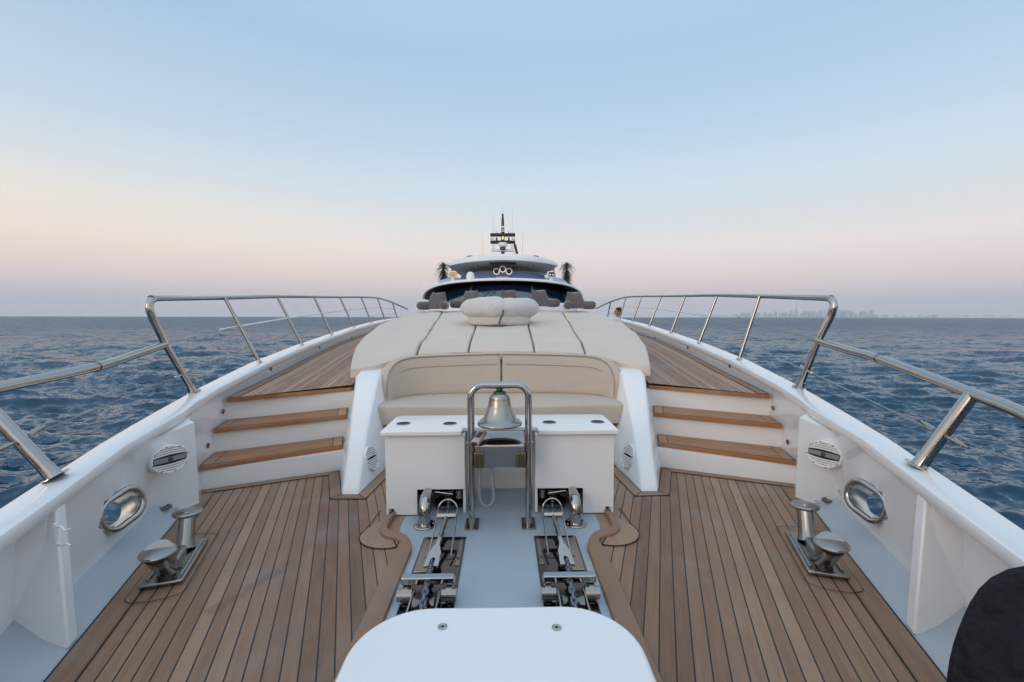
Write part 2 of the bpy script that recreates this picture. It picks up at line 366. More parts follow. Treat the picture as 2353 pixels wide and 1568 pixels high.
# ------------------------------------------------------------------ sea (curved fan of real waves out to the horizon)
SEA_Z = -3.0
def build_sea():
    rs = [2.0]
    while rs[-1] < 24000: rs.append(rs[-1]+max(.05 if rs[-1] > 7 else .5, min(rs[-1]**2/6500, rs[-1]*.05)))
    rs = np.array(rs); nr = len(rs)
    az = np.concatenate([np.linspace(-58, 58, 1500), np.linspace(58, 302, 150)[1:-1]])*pi/180
    na = len(az)
    Rr, A = np.meshgrid(rs, az, indexing='ij')
    X = Rr*np.sin(A); Y = Rr*np.cos(A); Z = np.zeros_like(X)
    dr = np.gradient(rs)[:, None]
    rng = np.random.default_rng(3)
    DX = np.zeros_like(X); DY = np.zeros_like(X)
    for i in range(96):
        lam = .38*(20/.38)**((i+rng.random())/96)
        th = rng.normal(0, .50)+.12
        dx, dy = math.sin(th), math.cos(th); k = 2*pi/lam
        slope = .078 if lam < 2.2 else .078*(2.2/lam)**.62
        a = slope/k
        along = np.abs(np.sin(A)*dx+np.cos(A)*dy)+.05
        fade = np.clip((lam/(dr*along)-1.9)/1.5, 0, 1)
        ph = k*(X*dx+Y*dy)+rng.random()*2*pi
        # wave groups keep the pattern from repeating
        gph = k*.13*(X*dy-Y*dx)+k*.07*(X*dx+Y*dy)+rng.random()*6
        env = (.65+.5*np.sin(gph))*fade
        Z += a*env*np.cos(ph); DX -= .75*dx*a*env*np.sin(ph); DY -= .75*dy*a*env*np.sin(ph)
    co_ = np.stack([X+DX, Y+DY, Z], -1).reshape(-1, 3)
    i0 = np.arange(nr-1)[:, None]*na+np.arange(na)[None, :]; i1 = np.arange(nr-1)[:, None]*na+(np.arange(na)[None, :]+1) % na
    q = np.stack([i0, i0+na, i1+na, i1], -1).reshape(-1, 4)
    # centre fan
    me = bpy.data.meshes.new('sea'); me.vertices.add(len(co_)); me.vertices.foreach_set('co', co_.astype(np.float32).ravel())
    me.loops.add(q.size); me.loops.foreach_set('vertex_index', q.ravel().astype(np.int32))
    me.polygons.add(len(q)); me.polygons.foreach_set('loop_start', np.arange(0, q.size, 4, dtype=np.int32)); me.polygons.foreach_set('use_smooth', np.ones(len(q), bool))
    me.update(calc_edges=True); me.materials.append(MAT['water'])
    o = bpy.data.objects.new('sea', me); COL.objects.link(o); o.location = (0, 0, SEA_Z); o.rotation_euler = (0, TILT, 0); o['kind'] = 'structure'
    if me.polygons[10].normal.z < 0: me.flip_normals()
build_sea()
SEAM = Matrix.Translation((0, 0, SEA_Z)) @ Matrix.Rotation(TILT, 4, 'Y')

# haze: one closed box of even pale air
mh = bpy.data.materials.new('haze'); mh.use_nodes = True; CUR = mh.node_tree; CUR.nodes.clear()
pv = N('ShaderNodeVolumePrincipled'); pv.inputs['Color'].default_value = (.88, .93, 1, 1); pv.inputs['Density'].default_value = 4.2e-5; pv.inputs['Anisotropy'].default_value = .0
om = N('ShaderNodeOutputMaterial'); L(pv.outputs[0], om.inputs['Volume']); MAT['haze'] = mh
hz = MB().box(-25000, 25000, -25000, 25000, -6, 1000).build('haze', 'haze', smooth=False)
hz.location = (0, 0, SEA_Z); hz.rotation_euler = (0, TILT, 0); hz['kind'] = 'stuff'

# ------------------------------------------------------------------ yacht
yacht = thing('yacht', 'white motor yacht with teak foredeck and side decks filling the lower picture', 'yacht', (0, 4, 0))
ys = [.2, .6, 1.0, 1.4, 1.90, 1.96, 2.3, 2.63, 2.87, 2.98, 3.04, 3.37, 3.44, 3.62, 3.85, 4.17, 4.6, 5.0, 5.44, 6.1, 6.9, 7.6, 8.35, 9.1, 9.8, 10.5, 11.2, 11.9, 12.5, 13.2, 14, 15, 16, 18, 21, 25]
def boolean(o, cutters):
    for c in cutters:
        md = o.modifiers.new('h', 'BOOLEAN'); md.operation = 'DIFFERENCE'; md.solver = 'EXACT'; md.object = c
    dg = bpy.context.evaluated_depsgraph_get(); dg.update()
    me = bpy.data.meshes.new_from_object(o.evaluated_get(dg)); o.modifiers.clear(); o.data = me
    me.polygons.foreach_set('use_smooth', [True]*len(me.polygons)); me.set_sharp_from_angle(angle=R_(35))
    for c in cutters: bpy.data.objects.remove(c, do_unlink=True)
from mathutils.bvhtree import BVHTree
BVH = {}
def hit(bvh, px, py):
    d = (P(px, py, z=-1)-co.location).normalized() if py > 760 else (P(px, py, y=9)-co.location).normalized()
    q, n_, i, t = bvh.ray_cast(co.location, d); return q, (n_ if n_.dot(d) < 0 else -n_)
HY, HZ_ = 2.585, .29                      # hawse hole
hd = Vector((.33, .944, -.30)).normalized()  # along the bulwark wall
def HAWSE(s):
    c = Vector((s*interp(XB, HY), HY, HZ_)); n0 = Vector((-s*.944, .33, 0)).normalized()
    n1 = (n0*.62+(co.location-c).normalized()*.38).normalized()
    u = (mx(Vector((.33, .944, 0)), s)*1.0); u = (u-n1*u.dot(n1)).normalized(); v = n1.cross(u); v = v if v.z > 0 else -v
    u2 = (u*math.cos(R_(8))+v*math.sin(R_(8))).normalized(); v2 = n1.cross(u2); v2 = v2 if v2.z > 0 else -v2
    return c, n1, u2, v2
def stadium(c, u, v, a, r, n=10):
    c, u, v = Vector(c), Vector(u), Vector(v); out = []
    for k in range(n+1): t = -pi/2+pi*k/n; out.append(c+u*(a+r*math.cos(t))+v*r*math.sin(t))
    for k in range(n+1): t = pi/2+pi*k/n; out.append(c+u*(-a+r*math.cos(t))+v*r*math.sin(t))
    return out
for s in (-1, 1):
    rings = []
    for y in ys:
        xo, xi, xb, zc = (interp(t, y) for t in (XO, XI, XB, ZC))
        ob = max(xo-.03, xb+.025)
        zb = .10 if y < 3.3 else .0
        sec = [(xb-.012, -.02), (xb, zb-.02), (xb+.0, zb+.02), (interp(XW, y), zc-.085), (xi+.026, zc-.07), (xi+.002, zc-.062), (xi-.002, zc-.056), (xi-.002, zc-.010), (xi+.001, zc-.003), (xi+.008, zc),
               (xo-.014, zc), (xo-.004, zc-.003), (xo, zc-.012), (xo+.004, zc-.05), (ob, zc-.1), (ob, -.02)]
        rings.append([(s*x, y, z) for x, z in sec])
    bw = MB().loft(rings).build('bulwark', 'gelcoat', yacht, angle=30)
    c, nrm, u, lean = HAWSE(s)
    vd = (c-co.location).normalized(); cut = MB().loft([stadium(c-vd*.12, u, lean, .045, .074), stadium(c+vd*.5, u, lean, .045, .074)]).build('cut', 'gelcoat')
    cuts = [cut]
    if s > 0:
        c3 = P(1911, 1133, z=.16); c3 = Vector((interp(XB, c3.y), c3.y, .16))
        cuts.append(MB().tube([c3+Vector((-.05, 0, .0)), c3+Vector((.05, 0, 0))], .018, 14).build('cut', 'gelcoat'))
    boolean(bw, cuts)
    BVH[s] = BVHTree.FromPolygons([v.co+wloc(bw) for v in bw.data.vertices], [tuple(p_.vertices) for p_ in bw.data.polygons])
    # hull below
    rings = []
    for y in [-3.2, -2.4, -1.2]+ys:
        xo = interp(XO, y) if y >= .2 else {-3.2: .05, -2.4: .45, -1.2: .95}[y]
        xb = interp(XB, y) if y >= .2 else xo-.04
        ob = max(xo-.03, xb+.05)
        rings.append([(s*(ob), y, -.021), (s*(ob*.97), y, -.6), (s*(ob*.86), y+.1*(y < 0), -1.6), (s*ob*.66, y+.5*(y < 0), -2.7), (s*ob*.5, y+.8*(y < 0), -3.6)])
    MB().loft(rings, closed=False).build('hull', 'gelcoat', yacht)
    # waterway strip: painted margin rising to the wall
    w = MB()
    yy = [.2, .6, 1.0, 1.4, 1.8, 2.2, 2.63, 2.9, 3.11, 3.42, 3.6]
    w.loft([[(s*(xt(y)-.01), y, -.006), (s*(xt(y)+.012), y, -.004), (s*(xt(y)+(interp(XB, y)-xt(y))*.6), y, .045 if y < 3.3 else .0), (s*(interp(XB, y)+.02), y, .112 if y < 3.3 else .01)] for y in yy], closed=False).build('waterway', 'waterway', yacht)
    # knee
    y0, y1 = 1.865, 1.94
    k = MB()
    pr = lambda y: [(s*(xt(y)+.005), y, -.003), (s*(interp(XI, y+.13)+.004), y+.13, interp(ZC, y)-.05), (s*2.055, y+.13, interp(ZC, y)-.05), (s*2.055, y, -.003)]
    k.loft([pr(y0), pr(y1)]).build('frame_knee', 'gelcoat', yacht, bevel=.012, seg=3)
# foredeck teak
def deckpoly(s):
    return [(s*q.x, q.y) for q in KP]+[(s*.745, 4.3), (s*1.05, 4.3), (s*1.055, 4.08), (s*1.11, 3.50), (s*1.24, 3.505), (s*1.465, 4.07), (s*2.40, 3.63), (s*xt(3.55), 3.55), (s*xt(.2), .2)]
KP = smooth_path([(x, y, 0) for x, y in [(.57, .2), (.57, 1.5), (.57, 2.1), (.57, 2.5), (.568, 2.62), (.585, 2.72), (.64, 2.775), (.70, 2.80), (.745, 2.86), (.755, 2.96), (.75, 3.08), (.745, 3.3)]], 5)
for s in (-1, 1):
    uvf = lambda p: ((xt(p[1])-abs(p[0]))/1.0595-.1145+.066*20, p[1]*1.06)
    dk = MB(); dk.prism(deckpoly(s), -.05, 0., uvf)
    dk.build('teak_deck', 'teak', yacht, smooth=False)
    # king plank along the bulwark, with a caulk line each side
    def strip(a, b, w, z, name_m, mb, uo=0):
        a, b = Vector((*a, 0)), Vector((*b, 0)); t = (b-a).normalized(); n_ = Vector((-t.y, t.x, 0))*w
        q = [a, b, b+n_, a+n_]
        i = [mb.V(v.x, v.y, z) for v in q]
        Lg = (b-a).length
        mb.F(i, [(uo, 0), (uo, Lg), (uo+abs(w), Lg), (uo+abs(w), 0)])
    cb = MB(); bd = MB()
    ins = -1 if s > 0 else 1
    strip((s*xt(.2), .2), (s*xt(3.58), 3.58), -s*-.008, .003, '', cb); strip((s*(xt(.2)-.118), .2), (s*(xt(3.5)-.118), 3.5), -s*-.006, .003, '', cb)
    strip((s*(xt(.2)-.008), .2), (s*(xt(3.55)-.008), 3.55), s*.098, .003, '', bd, .2)
    # margin along the risers, round the wing foot and back
    path = [(2.40, 3.63), (1.465, 4.07), (1.24, 3.505), (1.11, 3.50), (1.055, 4.08), (1.05, 4.3)]
    wd = .085
    def off(path, d):
        out = []
        for i, q in enumerate(path):
            q = Vector(q); a = Vector(path[max(0, i-1)]); c_ = Vector(path[min(len(path)-1, i+1)])
            n0 = (q-a); n1 = (c_-q)
            n0 = n0.normalized() if n0.length > 0 else n1.normalized(); n1 = n1.normalized() if n1.length > 0 else n0
            p0 = Vector((n0.y, -n0.x)); p1 = Vector((n1.y, -n1.x)); mm = (p0+p1); mm = mm/mm.length
            out.append(q-mm*(d/max(.35, mm.dot(p0))))
        return out
    def ribbon(mb, d0, d1, z, uvo=None):
        A, B2 = off(path, d0), off(path, d1)
        for i in range(len(path)-1):
            q = [A[i], A[i+1], B2[i+1], B2[i]]
            i4 = [mb.V(s*v.x, v.y, z) for v in q]; Lg = (A[i+1]-A[i]).length
            mb.F(i4, [(uvo+i*.8+.1, 0), (uvo+i*.8+.1, Lg), (uvo+i*.8+.1+abs(d1-d0), Lg), (uvo+i*.8+.1+abs(d1-d0), 0)] if uvo is not None else None)
    sg = -1
    ribbon(cb, -.003, .006, .0045)
    ribbon(bd, .006, wd, .0062, 4)
    ribbon(cb, wd, wd+.006, .0045)
    # mitre lines at the corners
    A, B2 = off(path, .004), off(path, wd)
    for i in range(1, 5):
        a, b_ = A[i], B2[i]; t = (b_-a).normalized(); n_ = Vector((-t.y, t.x))*.0028
        cb.F([cb.V(s*v.x, v.y, .0085) for v in (a-n_, b_-n_, b_+n_, a+n_)])
    # curved inlay round the kerb bend
    cc = Vector((.70, 2.84)); arcp = [(cc.x+.185*math.cos(t), cc.y+.185*math.sin(t)) for t in [R_(-118+k*142/14) for k in range(15)]]
    pl = [(.615, 2.66)]+arcp+[(.80, 3.05), (.74, 3.25), (.66, 3.25), (.66, 2.95)]
    po = bd; po.F([po.V(s*x, y, .0062) for x, y in pl], [(x+2.1, y) for x, y in pl])
    line = [Vector(q) for q in [(.615, 2.66)]+arcp+[(.855, 3.2)]]
    for a, b_ in zip(line, line[1:]):
        t = (b_-a).normalized(); n_ = Vector((-t.y, t.x))*.003
        cb.F([cb.V(s*v.x, v.y, .0078) for v in (a-n_, b_-n_, b_+n_, a+n_)])
    cb.build('deck_caulk', 'caulk', yacht, smooth=False); bd.build('deck_margin', 'teak_board', yacht, smooth=False)
    # kerb (toe rail) beside the anchor well
    kp = [(.57, .3), (.57, 1.5), (.57, 2.1), (.57, 2.5), (.568, 2.62), (.585, 2.72), (.64, 2.775), (.70, 2.80), (.745, 2.86), (.755, 2.96), (.75, 3.08), (.745, 3.3)]
    kp = smooth_path([(x, y, 0) for x, y in kp], 5)
    rings = []
    for i, q in enumerate(kp):
        a = kp[max(0, i-1)]; c_ = kp[min(len(kp)-1, i+1)]; t = (c_-a).normalized(); n_ = Vector((-t.y, t.x, 0)); n_ = n_ if n_.x > 0 else -n_
        wv = .052 if q.y < 2.6 else .052-.028*min(1, (q.y-2.6)/.12)
        zt = .022+.020*max(0, min(1, (q.y-2.45)/.25))
        n_ = Vector((n_.x, n_.y, 0))
        rings.append([mx(q-n_*wv+Vector((0, 0, zz_)), s) if False else mx(q+n_*o_+Vector((0, 0, zz_)), s) for o_, zz_ in ((-wv, -.05), (-wv, zt-.006), (-wv+.004, zt-.001), (-wv+.008, zt), (wv-.012, zt*.55+.003), (wv-.003, zt*.5+.002), (wv, zt*.4), (wv, .0))])
    kb = MB().loft(rings); kb.build('kerb_rail', 'teak_board', yacht)
    # anchor-chain well floor edge drain fitting
    dpt = P(379, 1163, z=.07) if s < 0 else P(1904, 1147, z=.07)
    MB().lathe([(.0, -.004), (.042, -.004), (.040, .004), (.026, .005), (.024, -.001), (0, -.001)], dpt+Vector((-s*.035, -.045, .014)), (-.15*s, 0, 1), 24).build('deck_filler_cap', 'steel_dark', yacht)
fl = MB(); fl.prism([(-q.x, q.y) for q in KP[::-1]]+[(q.x, q.y) for q in KP]+[(.745, 4.4), (-.745, 4.4)], -.06, .003); fl.build('anchor_well_floor', 'paint_floor', yacht, smooth=False)
# hatch cover close to the camera
hc = []
for (cx_, cy_, a0) in ((.235, 1.405, 0), (-.235, 1.405, pi/2)):
    hc += arc((cx_, cy_), .25, a0, a0+pi/2, 14)
hc = [(x, cy_+(y-cy_)*1.0) for x, y in hc]
hc = [(x*(1.0), y) for x, y in hc]+[(-.478, .9), (-.47, .3), (.47, .3), (.478, .9)]
hcv = MB().prism(hc, .20, .30).build('hatch_cover', 'gelcoat', yacht, bevel=.018, seg=4)
MB().prism([(x*.9, y-.05 if y > .5 else y+.03) for x, y in hc], 0.004, .2).build('hatch_coaming', 'gelcoat', yacht, smooth=False)
for px, py in ((1017, 1441), (1279, 1443)):
    q = P(px, py, z=.30)
    sc2 = MB().lathe([(0, .0), (.0165, .0), (.0165, .0025), (.014, .004), (.0085, .0042), (.006, .002), (0, .002)], q, (0, 0, 1), 24).build('fixing_screw', 'steel', hcv)
    MB().lathe([(0, .0021), (.0042, .0021), (.0042, .0044), (0, .0044)], q, (0, 0, 1), 8).build('screw_socket', 'black', hcv)

# steps and side decks
T1 = [P(458.6, 1074, z=.2), P(499, 1039, z=.2), P(790, 1002.5, z=.2), P(788.6, 1024, z=.2)]
T2 = [P(494.6, 987, z=.415), P(529.8, 964.5, z=.415), P(800, 936, z=.415), P(798.5, 954.6, z=.415)]
DK = [P(527, 916, z=.63), P(808, 891, z=.63)]
for s in (-1, 1):
    X = lambda p: (abs(p.x)*s, p.y)
    def block(front, z0, z1, dy=0.):
        (ox, oy), (ix, iy) = front
        MB().prism([(s*(ox+.10), oy-.06+dy), (s*(ox+.06), 5.3), (s*(ix+.02), 5.3), (s*(ix-.06), iy+.035+dy)], z0, z1).build('stair_riser', 'gelcoat', yacht, smooth=False)
    block(((2.40, 3.64), (1.465, 4.085)), -.01, .165)
    block(((2.53, abs(T1[1].y)-.01), (1.56, T1[2].y-.01)), .165, .38)
    block(((2.59, T2[1].y-.01), (1.62, T2[2].y-.01)), .38, .595)
    for T, z in ((T1, .2), (T2, .415)):
        fl_, bl_, br_, fr_ = [Vector((abs(p.x), p.y)) for p in T]
        fl_.x += .015
        d = (fr_-fl_).normalized(); nn_ = Vector((-d.y, d.x)) if d.x < 0 else Vector((d.y, -d.x))
        nn_ = Vector((abs(nn_.x), abs(nn_.y)))
        uvf = lambda p: ((Vector((abs(p[0]), p[1]))-fl_).dot(nn_)+.001, (Vector((abs(p[0]), p[1]))-fl_).dot(d)+z*9)
        ol = [fl_, bl_+Vector((.02, 0)), br_, fr_]
        q = [(s*v.x, v.y) for v in ol]
        tr = MB().prism(q, z-.036, z).build('step_tread', 'teak_edge', yacht, smooth=False, bevel=.004)
        # caulk sheet, margins and planks on the tread
        c_ = sum((v for v in ol), Vector((0, 0)))/4
        def inset(a, b_, lo, hi):     # bilinear patch of the tread, a along front->back, b along outer->inner
            f = lambda u, v: (ol[0]*(1-v)+ol[3]*v)*(1-u)+(ol[1]*(1-v)+ol[2]*v)*u
            return [f(a, lo), f(b_, lo), f(b_, hi), f(a, hi)]
        sh = MB(); sh.F([sh.V(s*v.x, v.y, z+.0015) for v in inset(.05, 1.0, .002, .995)]); sh.build('tread_caulk', 'caulk', tr, smooth=False)
        pk = MB()
        for (a, b_, lo, hi) in ((.06, .95, .010, .083), (.06, .95, .917, .988), (.06, .2, .088, .912), (.213, .46, .088, .912), (.473, .72, .088, .912), (.733, .95, .088, .912)):
            r = inset(a, b_, lo, hi); pk.F([pk.V(s*v.x, v.y, z+.003) for v in r], [(a+lo*3+.1+k*0, (v.x-v.y)*1.3+lo*5) for k, v in enumerate(r)])
        pk.build('tread_plank', 'teak_tread_b', tr, smooth=False) if 'teak_tread_b' in MAT else pk.build('tread_plank', 'teak_board', tr, smooth=False)
    # side deck
    fo, fi = Vector((abs(DK[0].x), DK[0].y)), Vector((abs(DK[1].x), DK[1].y))
    def sd(u, v):
        y = 12.3*v; a = fo+(fi-fo)*u; yy_ = a.y+(12.3-a.y)*v
        xo_, xi_ = interp(XB, yy_)+.004, interp(XC, yy_)-.02
        x = xo_+(xi_-xo_)*u if v > 0 else a.x
        return x, yy_
    def sdp(u, v):
        x, y = sd(u, v); return (s*x, y, interp(ZD, y))
    def sduv(u, v):
        x, y = sd(u, v); return ((interp(XB, y)-x)/1.02+.001, y)
    g = MB().grid(sdp, 10, 44, sduv); g.build('side_deck', 'teak_side', yacht, smooth=False)
    # front nosing and margin board
    d = (fi-fo).normalized(); n_ = Vector((abs(d.y), abs(d.x)))
    fo2 = fo+Vector((.02, -.012))
    nb = MB().prism([(s*fo2.x, fo2.y), (s*fi.x, fi.y), (s*(fi.x+.0), fi.y+.075), (s*(fo2.x+.035), fo2.y+.085)], .594, .634, lambda p: (p[1]-p[0]*s*.5+3, p[0]*s)).build('deck_nosing', 'teak_edge', yacht, smooth=False, bevel=.004)
    pp = [(fo2+Vector((.0, .006))), (fi+Vector((0, .006))), fi+Vector((0, .07)), fo2+Vector((.032, .08))]
    tb = MB(); tb.F([tb.V(s*v.x, v.y, .6355) for v in pp], [(v.y+v.x*.6, v.x) for v in pp]); tb.build('nosing_top', 'teak_board', nb, smooth=False)
    # margin along the bulwark
    mbm = MB(); cl = MB()
    for a, b_ in zip([4.3+.4*k for k in range(20)], [4.3+.4*(k+1) for k in range(20)]):
        for (m2, o0, o1, dz) in ((mbm, .012, .095, .004), (cl, .0, .012, .003), (cl, .095, .101, .003)):
            m2.F([m2.V(s*(interp(XB, y)-o), y, interp(ZD, y)+dz) for y, o in ((a, o0), (b_, o0), (b_, o1), (a, o1))], [(o+.3, y) for y, o in ((a, o0), (b_, o0), (b_, o1), (a, o1))])
    mbm.build('side_margin', 'teak_board', yacht, smooth=False); cl.build('side_caulk', 'caulk', yacht, smooth=False)
    # trunk side (coaming) below the sun pads, aft of the wing
    rings = []
    for y in (5.35, 5.8, 6.66, 7.5, 8.5, 9.3, 10, 11, 12, 13):
        x = interp(XC, y); zt = interp([(4.6, .80), (5.6, .93), (6.9, 1.06), (8.5, 1.16), (10, 1.24), (11.3, 1.34), (13, 1.38)], y)
        rings.append([(s*(x+.0), y, .55), (s*(x-.03), y, zt-.06), (s*(x-.07), y, zt), (s*.0, y, zt+.04), (s*.0, y, .55)])
    MB().loft(rings).build('trunk_cabin', 'gelcoat', yacht)
    # wing wall
    secs = [(3.50, 1.24, 1.235, 1.110, 1.105, .0), (3.56, 1.27, 1.25, 1.118, 1.10, .055), (3.75, 1.34, 1.285, 1.145, 1.085, .20), (4.0, 1.44, 1.335, 1.175, 1.06, .385), (4.3, 1.51, 1.40, 1.20, 1.05, .61), (4.6, 1.56, 1.465, 1.225, 1.05, .80), (4.95, 1.61, 1.52, 1.225, 1.05, .83)]
    rings = []
    for y, ob, ot, it, ib, z in secs:
        r_ = min(.02, z*.3+.002)
        rings.append([(s*ob, y, -.02), (s*(ot+.002), y, max(z-r_, -.01)), (s*(ot-.012), y, z-r_*.25), (s*(ot-.03), y+.0, z), (s*(it+.03), y, z), (s*(it+.012), y, z-r_*.25), (s*(it-.002), y, max(z-r_, -.01)), (s*ib, y, -.02)])
    wg = MB().loft(rings).build('wing_wall', 'gelcoat', yacht, angle=50)
    BVH[s*2] = BVHTree.FromPolygons([v.co+wloc(wg) for v in wg.data.vertices], [tuple(p_.vertices) for p_ in wg.data.polygons])
    for px, py in (((850, 873), (841, 968)) if s < 0 else ()):
        q = P(px+0, py, y=4.3 if py < 900 else 4.0)
# seat base / niche
MB().box(-1.08, 1.08, 4.36, 5.35, -.01, .345).build('seat_base', 'gelcoat', yacht, bevel=.02)
MB().prism([(-1.40, 5.0), (-1.5, 5.5), (1.5, 5.5), (1.40, 5.0), (.9, 5.33), (-.9, 5.33)], .3, .80).build('seat_back_panel', 'gelcoat', yacht, smooth=False)
MB().box(-.55, .55, 5.4, 13, .3, .84).build('trunk_core', 'gelcoat', yacht, smooth=False)

# ------------------------------------------------------------------ drinks cabinet behind the bell frame
cab = thing('drinks_cabinet', 'white cabinet with four cup holders in its countertop behind the bell frame', 'cabinet', (0, 3.4, 0))
ct = MB().prism([(-.812, 3.06), (-.26, 3.06), (-.26, 3.17), (.26, 3.17), (.26, 3.06), (.812, 3.06), (.812, 3.52), (.77, 3.56), (-.77, 3.56), (-.812, 3.52)], .575, .61).build('countertop', 'gelcoat', cab, bevel=.008, seg=3)
for s in (-1, 1):
    f = [(s*.79, 3.11), ]
    pts2 = [(.79, .012), (.79, .572), (.243, .572), (.243, .19), (.575, .19), (.575, .012), (.735, .012), (.735, .055), (.772, .055), (.772, .012)]
    mbp = MB(); mbp.loft([[(s*x, 3.10, z) for x, z in pts2], [(s*x, 3.125, z) for x, z in pts2]]); mbp.build('front_panel', 'gelcoat', cab, bevel=.003)
    MB().box(min(s*.765, s*.79), max(s*.765, s*.79), 3.127, 3.53, .012, .572).build('side_panel', 'gelcoat', cab, smooth=False)
    MB().box(min(s*.243, s*.26), max(s*.243, s*.26), 3.127, 3.53, .012, .572).build('inner_panel', 'gelcoat', cab, smooth=False)
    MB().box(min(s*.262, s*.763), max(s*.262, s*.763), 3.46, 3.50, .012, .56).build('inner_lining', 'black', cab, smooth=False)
for px, py in ((927, 974), (1034, 974), (1262, 971), (1373, 970)):
    q = P(px, py, z=.61)
    ch = MB().lathe([(.046, 0.0), (.046, .004), (.050, .003), (.053, .0005), (.050, .0005), (.046, 0)], q, n=28).build('cup_holder', 'steel', cab)
    MB().lathe([(0, .0012), (.045, .0012), (.045, .0014), (0, .0014)], q, n=28).build('cup_well', 'black', ch)
bp = MB().box(-.242, .242, 3.56, 3.60, .14, .575).build('back_panel', 'gelcoat', cab, bevel=.004)
MB().box(-.30, .30, 3.60, 3.63, .0, .14).build('plinth', 'gelcoat', cab, smooth=False)

# windlasses in the dark openings
for s in (-1, 1):
    wl = thing('anchor_windlass', 'dark anchor windlass inside the %s opening of the white cabinet' % SIDE[s], 'windlass', (s*.40, 3.25, .01), 'windlasses under the cabinet')
    MB().lathe([(0, 0), (.10, 0), (.10, .03), (.06, .05), (.05, .07), (.075, .10), (.075, .125), (.03, .14), (0, .14)], (s*.38, 3.27, .012), (0, 0, 1), 24).build('drum', 'steel_dark', wl)
    MB().tube([(s*.30, 3.20, .09), (s*.30, 3.20, .15)], .022, 10).build('clutch_knob', 'steel', wl)
    MB().tube([(s*.34, 3.17, .13), (s*.48, 3.17, .15)], .006, 8).build('clutch_bar', 'steel', wl)

# chain pipe elbows
for s in (-1, 1):
    c = Vector((s*.50, 2.955, 0))
    v = thing('chain_pipe', 'polished steel elbow pipe with bolted flange standing %s of the chain stoppers' % SIDE[s], 'pipe', c, 'steel elbow pipes before the cabinet')
    MB().lathe([(0, .004), (.074, .004), (.074, .010), (.070, .014), (.042, .015), (.040, .02), (0, .02)], c, n=36).build('flange', 'steel', v)
    path = [c+Vector((0, 0, .012)), c+Vector((0, 0, .06)), c+Vector((0, .0, .10)), c+Vector((0, .014, .135)), c+Vector((0, .045, .160)), c+Vector((0, .085, .168)), c+Vector((0, .14, .165))]
    MB().tube(smooth_path(path, 6), .0385, 28).build('elbow', 'steel', v)
    for k in range(6):
        a = 2*pi*k/6+.3
        MB().lathe([(0, .013), (.008, .013), (.008, .019), (0, .021)], c+Vector((.057*math.cos(a), .057*math.sin(a), 0)), n=6).build('flange_bolt', 'steel', v)

# ------------------------------------------------------------------ bell frame, bell
bf = thing('bell_frame', 'arched polished steel frame holding the bell between the cabinet halves', 'frame', (0, 2.93, 0))
yb = 2.935
for s in (-1, 1):
    MB().box(s*.187-.045, s*.187+.045, 2.88, 3.05, .004, .011).build('foot_plate', 'steel_dark', bf, bevel=.003)
    MB().tube([(s*.187, yb, .01), (s*.187, yb, .56)], .0215, 20).build('leg', 'steel', bf)
    MB().lathe([(.0235, 0), (.031, 0), (.031, .012), (.0235, .014)], (s*.187, yb, .555), n=24).build('collar', 'steel', bf)
arch = [(-.187, yb, .56), (-.187, yb, .7), (-.187, yb, .84)]+[(-.107-.08*math.cos(t), yb, .86+.08*math.sin(t)) for t in [R_(k*10) for k in range(0, 10)]]
arch += [(-p[0], p[1], p[2]) for p in arch[::-1]]
MB().tube(arch, .0235, 20).build('arch', 'steel', bf)
bx = MB(); sec = [(2.92, .40), (2.92, .545), (2.935, .562), (3.0, .585), (3.13, .592), (3.13, .40)]
bx.loft([[(-.165, y, z) for y, z in sec], [(.165, y, z) for y, z in sec]]).build('mounting_box', 'steel_satin', bf, bevel=.008, seg=3)
for s in (-1, 1):
    h = MB(); c = Vector((s*.135, 2.905, .462)); h.box(c.x-.033, c.x+.033, 2.899, 2.9185, .405, .505)
    hb = h.build('hinge_bracket', 'brass', bf, bevel=.004)
    MB().tube([(c.x-.012, 2.895, .41), (c.x-.012, 2.895, .49)], .008, 8).build('hinge_pin', 'brass', hb)
    MB().tube([(c.x+.014, 2.895, .41), (c.x+.014, 2.895, .49)], .008, 8).build('hinge_pin', 'brass', hb)
bell = thing('ship_bell', 'silvery ship bell with green crown hanging in the steel arch', 'bell', (0, yb, .885))
zb = .682
prof = [(.130, .004), (.143, 0), (.146, .006), (.144, .014), (.132, .026), (.120, .034), (.112, .040), (.106, .050), (.094, .075), (.084, .10), (.078, .12), (.0765, .123), (.0755, .127), (.072, .145), (.0715, .148), (.0702, .152), (.068, .172), (.0672, .178), (.064, .190), (.056, .200), (.045, .206), (.0, .208)]
inner = [(r-.012, z) for r, z in [(.0, .19), (.045, .188), (.062, .17), (.07, .12), (.1, .06), (.125, .02)]]
MB().lathe([(max(0.0005, r), z) for r, z in inner]+prof, (0, yb, zb), n=56).build('bell_body', 'bell_metal', bell, angle=60)
MB().lathe([(0, .200), (.045, .2055), (.040, .216), (.022, .222), (.0, .224)], (0, yb, zb), n=30).build('crown', 'verdigris', bell)
MB().lathe([(.016, .222), (.016, .250), (.012, .262), (.006, .27), (0, .27)], (0, yb, zb), n=16).build('crown_post', 'verdigris', bell)
MB().tube([(-.018, yb, zb+.222), (-.016, yb, zb+.262), (0, yb, zb+.272), (.016, yb, zb+.262), (.018, yb, zb+.222)], .005, 10).build('shackle', 'steel', bell)
MB().tube([(0, yb, zb+.15), (0, yb, zb+.03)], .005, 8).lathe([(0, -.014), (.014, -.008), (.016, 0), (.012, .012), (0, .016)], (0, yb, zb+.02), n=16).build('clapper', 'steel_dark', bell)
rc = thing('remote_control', 'small grey and dark red windlass remote leaning on the left leg of the bell frame', 'remote', (-.15, 2.93, .58))
